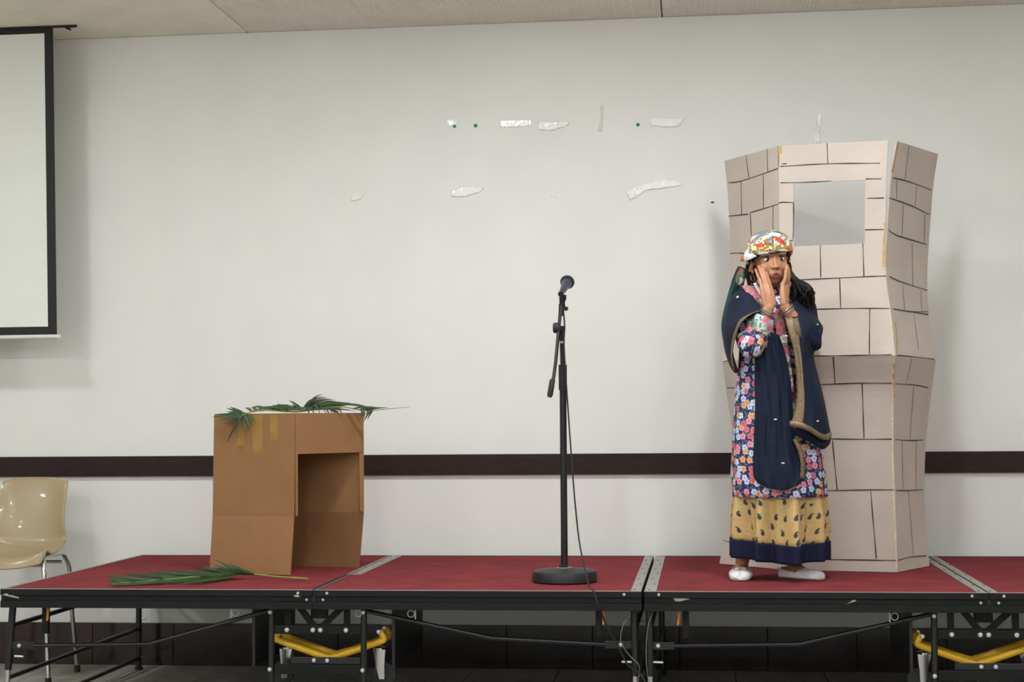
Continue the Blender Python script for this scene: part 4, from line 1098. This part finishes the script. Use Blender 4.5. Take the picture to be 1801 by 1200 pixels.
GD = close_ring(loft(DL, ph=.4)); 
MB().grid(GD, uvgrid(GD)).build('floral_dress', M_flor, girl, solid=.003, label='navy dress printed with pink, white and orange flowers')
SL_ = [(850, 1296, 1448, YG, .115, .08), (880, 1291, 1453, YG, .125, .20), (915, 1289, 1456, YG, .13, .30), (957, 1289, 1456, YG, .135, .36)]
GS = close_ring(loft(SL_, nf=9, ph=1.1, n=180))
def uneven(G, f0):
    xm = girl.location.x; n = len(G)-1
    for i, r in enumerate(G):
        w_ = f0+(1-f0)*i/n
        seen = set()
        for p in r:
            if id(p) in seen: continue
            seen.add(id(p)); q = (xm-p.x)/.19
            p.z += w_*(.016*max(0, q)**1.3 + .004*max(0, -q) - .006*math.exp(-((p.x-xm-.04)/.06)**2))
uneven(GS, 0.); uvS = uvgrid(GS); low_ = min(u[1] for r in uvS for u in r)
MB().grid(GS, [[(u[0], u[1]-low_) for u in r] for r in uvS]).build('gold_skirt', M_paisley, girl, solid=.003, label='gold skirt with black paisley print')
HL_ = [(953, 1288.5, 1456.5, YG, .1365, .36), (968, 1288.5, 1456.5, YG, .137, .365), (986, 1288.5, 1456.5, YG, .138, .37)]
GH = close_ring(loft(HL_, nf=9, ph=1.1, n=180))
uneven(GH, 1.); MB().grid(GH).build('skirt_hem', M_hem, girl, solid=.003, label='plain navy band at the skirt hem')
# collar edging
def ribbon(pts, wd, m, name, nrm=V((0, -1, .2)), par=girl, th=.002):
    P = crv([V(p) for p in pts], 6); l, r = [], []
    for i, p in enumerate(P):
        d = (P[min(i+1, len(P)-1)]-P[max(i-1, 0)]).normalized(); s = d.cross(nrm).normalized()
        l.append(p-s*wd/2); r.append(p+s*wd/2)
    return MB().grid([l, r]).build(name, m, par, solid=th)
ribbon([g(1327, 498, .448), g(1333, 508, .43), g(1340, 519, .412), g(1350, 533, .392)], .012, M_whitec, 'collar')
ribbon([g(1375, 548, .40), g(1376.5, 562, .395), g(1375.5, 580, .392), g(1372, 592, .392)], .010, M_whitec, 'collar')
# pink flowered yoke between the shawl edges
def sheet(rows, name, m, label=None, nu=5, nv=5, th=.0025, wav=0., par=girl):
    G = dense([[g(*p) for p in r] for r in rows], nu, nv)
    if wav:
        for i, r in enumerate(G):
            for k, p in enumerate(r):
                p += V((0, wav*math.sin(k*.9+i*.25)+wav*.6*math.sin(k*2.1-i*.13), 0))
    o = MB().grid(G, uvgrid(G)).build(name, m, par, solid=th, label=label)
    return o, G
M_yoke = floral_mat('floral_yoke', (150, 112, 104), [(206, 62, 96), (222, 110, 140), (190, 60, 90), (196, 190, 184), (206, 82, 112)], (92, 110, 88), 26.)
sheet([[(1304, 503, .50), (1320, 503, .465), (1338, 507, .455)], [(1312, 514, .455), (1328, 514, .435), (1346, 521, .425)], [(1322, 531, .42), (1340, 530, .405), (1352, 540, .40)], [(1334, 552, .405), (1345, 552, .395), (1355, 560, .39)], [(1338, 575, .40), (1348, 575, .395), (1356, 580, .39)]], 'dress_yoke', M_yoke, 'pink flowered yoke of the dress')
sheet([[(1362, 556, .40), (1370, 552, .395), (1378, 556, .395)], [(1366, 590, .392), (1374, 590, .386), (1384, 590, .386)], [(1370, 625, .388), (1378, 625, .380), (1389, 625, .38)], [(1378, 660, .385), (1385, 660, .375), (1394, 660, .375)], [(1384, 690, .385), (1389, 690, .375), (1396, 690, .375)]], 'dress_placket', M_yoke)
# sleeves
def sleeve(path, rad, name, m, nf=6, am=.06):
    P = crv([V(p) for p in path], 5); R_ = [v.x for v in crv([V((r, 0, 0)) for r in rad], 5)]
    G = []; T0 = None
    a = V((1, 0, 0))
    for i, p in enumerate(P):
        d = (P[min(i+1, len(P)-1)]-P[max(i-1, 0)]).normalized(); a = (a-d*a.dot(d)).normalized(); b = d.cross(a)
        G.append([p + (a*math.cos(t)+b*math.sin(t))*R_[i]*(1+am*math.sin(nf*t+i*.5)) for t in [2*math.pi*k/40 for k in range(41)]])
    o = MB().grid(G, uvgrid(G)).build(name, m, girl, solid=.003); return o
sleeve([RS, RS.lerp(RE, .5)+V((-.004, 0, 0)), RE+V((-.002, .0, .012))], [.055, .05, .05], 'sleeve', M_flor)
sleeve([RE+V((-.006, .02, -.006)), RE+V((0, -.006, -.004)), RE.lerp(RW, .22), RE.lerp(RW, .42)], [.026, .053, .050, .047], 'sleeve', M_flor)
sleeve([RE.lerp(RW, .36), RE.lerp(RW, .55), RE.lerp(RW, .72), RE.lerp(RW, .76)], [.0475, .045, .038, .034], 'sleeve_cuff', M_flor2)
sleeve([LS, LS.lerp(LE, .5), LE, LE.lerp(LW, .3), LE.lerp(LW, .5)], [.055, .05, .046, .043, .040], 'sleeve', M_hem)
# navy shawl: over the right shoulder (left in the picture)
S1r = [[(1312, 504, .50), (1307, 506, .515), (1300, 509, .545), (1296, 512, .59), (1303, 512, .66)],
       [(1325, 522, .42), (1312, 520, .435), (1293, 522, .48), (1284, 526, .57), (1294, 526, .68)],
       [(1337, 545, .352), (1316, 549, .35), (1290, 550, .43), (1277, 552, .55), (1288, 550, .68)],
       [(1322, 552, .318), (1304, 562, .33), (1284, 574, .41), (1272, 578, .55), (1286, 576, .68)],
       [(1303, 568, .318), (1294, 583, .345), (1279, 597, .43), (1273, 603, .55), (1287, 601, .68)],
       [(1293, 594, .335), (1288, 608, .37), (1280, 620, .44), (1278, 626, .55), (1290, 626, .67)],
       [(1288, 622, .37), (1287, 634, .40), (1285, 642, .46), (1286, 646, .55), (1296, 646, .65)],
       [(1291, 648, .41), (1292, 652, .43), (1292, 655, .47), (1293, 656, .55), (1300, 656, .62)]]
sh1, G1 = sheet(S1r, 'shawl', M_navy, 'navy shawl over the shoulder', 6, 5, wav=.0022)
def border(G, i0, i1, kmax, name='gold_border', par=None, off=.003):
    H = [[p.copy() for p in r[:kmax+1]] for r in G[i0:i1+1]]
    for i, r in enumerate(H):
        f = min(1, .15+i*.22)
        for k in range(1, len(r)): r[k] = r[0].lerp(r[k], f)
        for p in r: p += V((0, -off, .001))
    return MB().grid(H).build(name, M_gold, par or girl, solid=.0035)
border(G1, 11, len(G1)-1, 7, par=sh1)
# front panel hanging from the neck down to the hem
S3r = [[(1345, 585, .372), (1352, 585, .362), (1362, 586, .362), (1370, 590, .375)],
       [(1330, 615, .385), (1345, 615, .365), (1364, 615, .362), (1380, 618, .375)],
       [(1327, 660, .385), (1345, 660, .362), (1370, 660, .358), (1389, 660, .372)],
       [(1328, 715, .38), (1348, 715, .355), (1372, 715, .350), (1394, 715, .365)],
       [(1326, 770, .375), (1348, 770, .346), (1374, 770, .340), (1399, 770, .354)],
       [(1325, 815, .37), (1348, 818, .338), (1378, 818, .334), (1410, 812, .348)],
       [(1326, 838, .368), (1348, 846, .335), (1380, 848, .332), (1413, 836, .348)],
       [(1334, 851, .36), (1352, 860, .335), (1380, 864, .333), (1404, 854, .345)]]
sh3, G3 = sheet(S3r, 'shawl_front_panel', M_navy, 'long navy shawl panel hanging down the front', 8, 6, wav=.0035)
MB().tube([p+V((0, -.002, 0)) for p in G3[-1]], .0016, 8).build('gold_edge', M_gold, sh3)
rb = [G3[i][-1]+V((0, -.006, 0)) for i in range(len(G3)) if i >= len(G3)*.62]
ribbon([g(1398, 772, .335), g(1407, 792, .33), g(1412, 815, .33), g(1411, 842, .338)], .017, M_gold, 'gold_border', par=sh3)
# over the left shoulder (right in the picture), falling to the thigh
S2r = [[(1388, 520, .50), (1400, 517, .52), (1412, 522, .57), (1416, 526, .66)],
       [(1380, 545, .395), (1404, 540, .41), (1425, 545, .50), (1430, 550, .66)],
       [(1381, 562, .350), (1410, 562, .345), (1439, 566, .44), (1443, 570, .64)],
       [(1388, 588, .325), (1414, 584, .32), (1444, 578, .43), (1447, 582, .60)],
       [(1394, 608, .320), (1414, 608, .32), (1438, 603, .42), (1441, 600, .58)],
       [(1398, 630, .318), (1415, 632, .318), (1428, 628, .40), (1431, 624, .54)],
       [(1401, 665, .318), (1418, 668, .312), (1433, 665, .385), (1438, 660, .50)],
       [(1401, 700, .312), (1422, 706, .302), (1442, 702, .37), (1448, 698, .48)],
       [(1396, 730, .305), (1422, 742, .292), (1448, 744, .352), (1457, 742, .45)],
       [(1389, 750, .30), (1418, 757, .285), (1447, 774, .34), (1462, 770, .43)]]
sh2, G2 = sheet(S2r, 'shawl', M_navy, 'navy shawl with gold braid falling over the arm', 6, 5, wav=.003)
border(G2, 7, len(G2)-1, 4, par=sh2)
HB = [[p + V((0, -.004, .0)) for p in G2[-1]], [p+V((0, -.005, .022)) for p in G2[-1]]]
MB().grid(HB).build('gold_border', M_gold, sh2, solid=.003)
sheet([[(1390, 752, .325), (1418, 760, .315), (1446, 778, .365), (1461, 772, .45)], [(1396, 764, .345), (1420, 775, .345), (1446, 790, .385), (1458, 782, .45)], [(1402, 745, .36), (1424, 755, .36), (1444, 770, .40), (1452, 765, .45)]], 'shawl_fold', M_navy, 'turned under end of the shawl')
ribbon([g(1399, 560, .312), g(1402, 573, .305), g(1405, 587, .308), g(1406, 602, .33)], .020, M_gold, 'gold_border', par=sh2)
M_pearl = mat('pearl', (214, 210, 198), .3)
for q, pr in (((1297.5, 523, .455), sh1), ((1437, 571, .40), sh2), ((1438, 741, .315), sh2), ((1364, 738, .335), sh3), ((1377, 815, .322), sh3), ((1383, 591, .318), sh2)):
    MB().ell(g(*q), (.006 if pr is not sh3 else .007, .004, .0055 if pr is sh1 else .003), 12, 8).build('bead', M_pearl, pr)

# ---- hair
H = MB(); hr = random.Random(11)
def lock(pts, r):
    P = crv([V(p) for p in pts], 6); n = len(P); ph = hr.uniform(0, 6)
    P = [p + V((.006*math.sin(i*.75+ph), .005*math.cos(i*.75+ph), 0))*(i/n) for i, p in enumerate(P)]
    H.tube(P, [r*(.55+.45*math.sin(math.pi*min(1, i/n*1.15+.12)))*(1-.8*(i/n)**3) for i in range(n)], 6)
for k in range(84):      # loose curls falling over the left shoulder (right in the picture)
    a = hr.random(); yy = .44+.10*hr.random()
    x0_ = 1386+6*hr.random(); x1_ = 1394+32*a+hr.uniform(-3, 3); x2_ = 1392+42*a+hr.uniform(-4, 4); y2 = 528+18*hr.random()+(4 if a > .6 else -2)
    lock([g(1384+4*hr.random(), 462+8*hr.random(), .50), g(x0_, 482+6*hr.random(), yy), g(x1_-3, 498+8*hr.random()+6*a, yy-.01), g(x1_+hr.uniform(-5, 5)+2, 515+6*hr.random(), yy-.02+.02*hr.random()), g(x2_, y2, yy-.01)], .0095)
for k in range(7):       # flyaway wisps
    lock([g(1400, 492+4*k/2, .46), g(1418+k, 498+4*k, .46), g(1424+k, 512+4*k, .46), g(1422+2*k, 528+3*k, .46)], .0016)
for k in range(22):      # dark hair below the ear on the other side
    x = 1316+14*hr.random()
    lock([g(x+4, 452, .53+.03*hr.random()), g(x-2, 470+4*hr.random(), .55), g(x+hr.uniform(-5, 4), 488, .53), g(x+hr.uniform(-6, 6), 505+5*hr.random(), .52)], .0075)
for k in range(26):      # hairline under the scarf brim
    t = k/25.; ang = -1.35+2.7*t
    p0 = hd(.073*math.sin(ang), .005-.083*math.cos(ang), .045); p1 = hd(.0745*math.sin(ang), .005-.082*math.cos(ang), .030-.035*abs(math.sin(ang))**4)
    H.tube([p0, p0.lerp(p1, .5), p1], [.007, .006, .003], 6)
H.build('hair', M_hair, girl, label='long curly black hair')

# ---- headscarf with sequin band
cap = []
NB = 56
def brim_z(t):        # brim height around the head, t = 0 at the face, going to picture right
    return .036 - .012*(1-math.cos(t))/2 + .006*math.sin(t) - .030*max(0, -math.cos(t))
for i in range(15):
    f = i/14.; row = []
    for k in range(NB+1):
        t = 2*math.pi*k/NB
        zb_ = brim_z(t); z = zb_ + (.122-zb_)*math.sin(f*math.pi/2)
        rr = math.cos(f*math.pi/2)**.72 if f < 1 else 0.004
        wr = 1+.025*math.sin(5*t+4*f)+.018*math.sin(9*t-6*f)
        flare = 1+.05*(1-f)**6
        row.append(hd(math.sin(t)*.0835*rr*wr*flare, .012-math.cos(t)*.101*rr*wr*flare, z))
    cap.append(row)
scarf = MB().grid(cap, uvgrid(cap)).build('headscarf', M_scarf, girl, solid=.003, label='white and red patterned headscarf with gold sequins')
# rolled brim
MB().tube([hd(math.sin(t)*.088, .012-math.cos(t)*.106, brim_z(t)-.004+.002*math.sin(7*t)) for t in [2*math.pi*k/NB for k in range(NB+1)]], [.006+.0015*math.sin(k*.9) for k in range(NB+1)], 8).build('brim', M_scarf, scarf)
# flared edge above the ear
sheet([[(1317, 438, .435), (1312, 442, .46), (1309, 446, .52), (1311, 451, .58)], [(1325, 447, .412), (1313, 451, .435), (1304, 454, .50), (1304, 458, .57)], [(1331, 451, .41), (1316, 458, .43), (1304, 460, .49), (1303, 461, .56)]], 'scarf_flap', M_scarf, None, 5, 4, par=scarf)
SQ = MB(); sr = random.Random(5)
for k in range(300):
    t = -1.75+3.5*sr.random(); z = brim_z(t)+.002+.021*abs(sr.gauss(0, .5)); z = min(z, brim_z(t)+.03)
    if sr.random() < .16: z = brim_z(t)+.03+.04*sr.random()
    f = max(0, min(1, (z-brim_z(t))/(.122-brim_z(t)))); rr = math.cos(math.asin(f))**.72
    c = hd(math.sin(t)*(.0895*rr+.002), .012-math.cos(t)*(.108*rr+.002), z)
    n = (HR @ V((math.sin(t), -math.cos(t), .5*f)) + V((sr.uniform(-.5, .5), sr.uniform(-.5, .5), sr.uniform(-.5, .5)))).normalized()
    Rq = n.to_track_quat('Z', 'Y').to_matrix()
    SQ.lathe([(.0042, 0), (.0040, .0006)], c, 7, Rq)
SQ.build('sequins', M_seq, scarf, smooth=False, kind='stuff', label='gold sequins along the brim')
# knotted tail behind the ear and the green scarf end behind the shoulder
K = MB(); K.ell(V((0, 0, 0)), (.019, .022, .032), 28, 20)
K.v = [g(1303, 487, .55) + p*(1+.22*noise.noise(p*55)+.10*noise.noise(p*120)) + V((.006*math.sin(p.z*60), 0, 0)) for p in K.v]
K.uv = [(p.x*1.4, p.z) for p in K.v]; K.build('scarf_knot', M_scarf, scarf)
sheet([[(1298, 468, .57), (1305, 470, .575), (1314, 474, .58)], [(1288, 492, .59), (1297, 498, .59), (1308, 502, .59)], [(1281, 515, .61), (1290, 522, .61), (1302, 526, .61)], [(1273, 545, .63), (1281, 552, .63), (1294, 556, .63)], [(1268.5, 575, .64), (1278, 580, .64), (1288, 584, .64)], [(1273, 606, .64), (1281, 610, .64), (1288, 612, .64)]], 'scarf_tail', M_green_s, 'dark green scarf end behind the shoulder', 5, 4, wav=.003)

# ---- shoes
def shoe(heel, toe, wd, label):
    heel = V(heel); toe = V(toe); d = (toe-heel); Ln = d.length+.045; d.z = 0; d.normalize(); s = V((-d.y, d.x, 0)); st_ = V((heel.x, heel.y, HS+.003)) - d*.026
    G = []
    for i in range(25):
        t = i/24.; hw = wd*(.62+.55*math.sin(math.pi*min(1, .12+t*.78))*(.75+.25*t)) * (math.sqrt(max(0.0, 1-((t-.9)/.1)**2)) if t > .9 else 1) * (math.sqrt(max(0.02, 1-((.08-t)/.085)**2)) if t < .08 else 1)
        hw = max(hw, .006)
        rnd_ = math.sqrt(max(0.06, 1-((t-.86)/.14)**2)) if t > .86 else 1
        top = .056-.020*min(1, t*2.2) if t < .46 else .040-.008*((t-.46)/.54)
        top *= rnd_
        A_ = 118 if t < .46 else 118+62*min(1, (t-.46)/.10)
        row = []
        for k in range(21):
            ph = math.radians(-A_+2*A_*k/20.)
            x = math.sin(ph)*hw; zz = top*.5*(1-math.cos(ph)) if abs(ph) > math.pi/2 else max(0, top*.5*(1-math.cos(ph)**.35))
            row.append(st_ + d*(Ln*t) + s*x + V((0, 0, zz)))
        if i == 24: row = [sum(row, V())/21]*21
        G.append([p.copy() for p in row])
    o = MB().grid(G).build('shoe', M_white, girl, solid=.0025, label=label)
    mb = MB(); mb.grid([[p+V((0, 0, -.0015)) for p in (r[7], r[9], r[10], r[11], r[13])] for r in G]); mb.build('sole', mat('shoe_sole', (150, 140, 132), .7), o, solid=.003)
    bc = st_ + d*(Ln*.60) + V((0, 0, .0405))
    bw_ = MB()
    for q in (-1, 1): bw_.torus(bc+s*q*.010, .0085, .0022, Matrix((s, d, V((0, 0, 1)))).transposed(), 16, 6, 1.2, .6)
    bw_.ell(bc, (.004, .004, .004)); bw_.build('bow', M_white, o)
    return o
shoe(RHl, RT, .041, 'white ballet shoe pointing forward')
shoe(LHl, LT, .038, 'white ballet shoe pointing sideways')
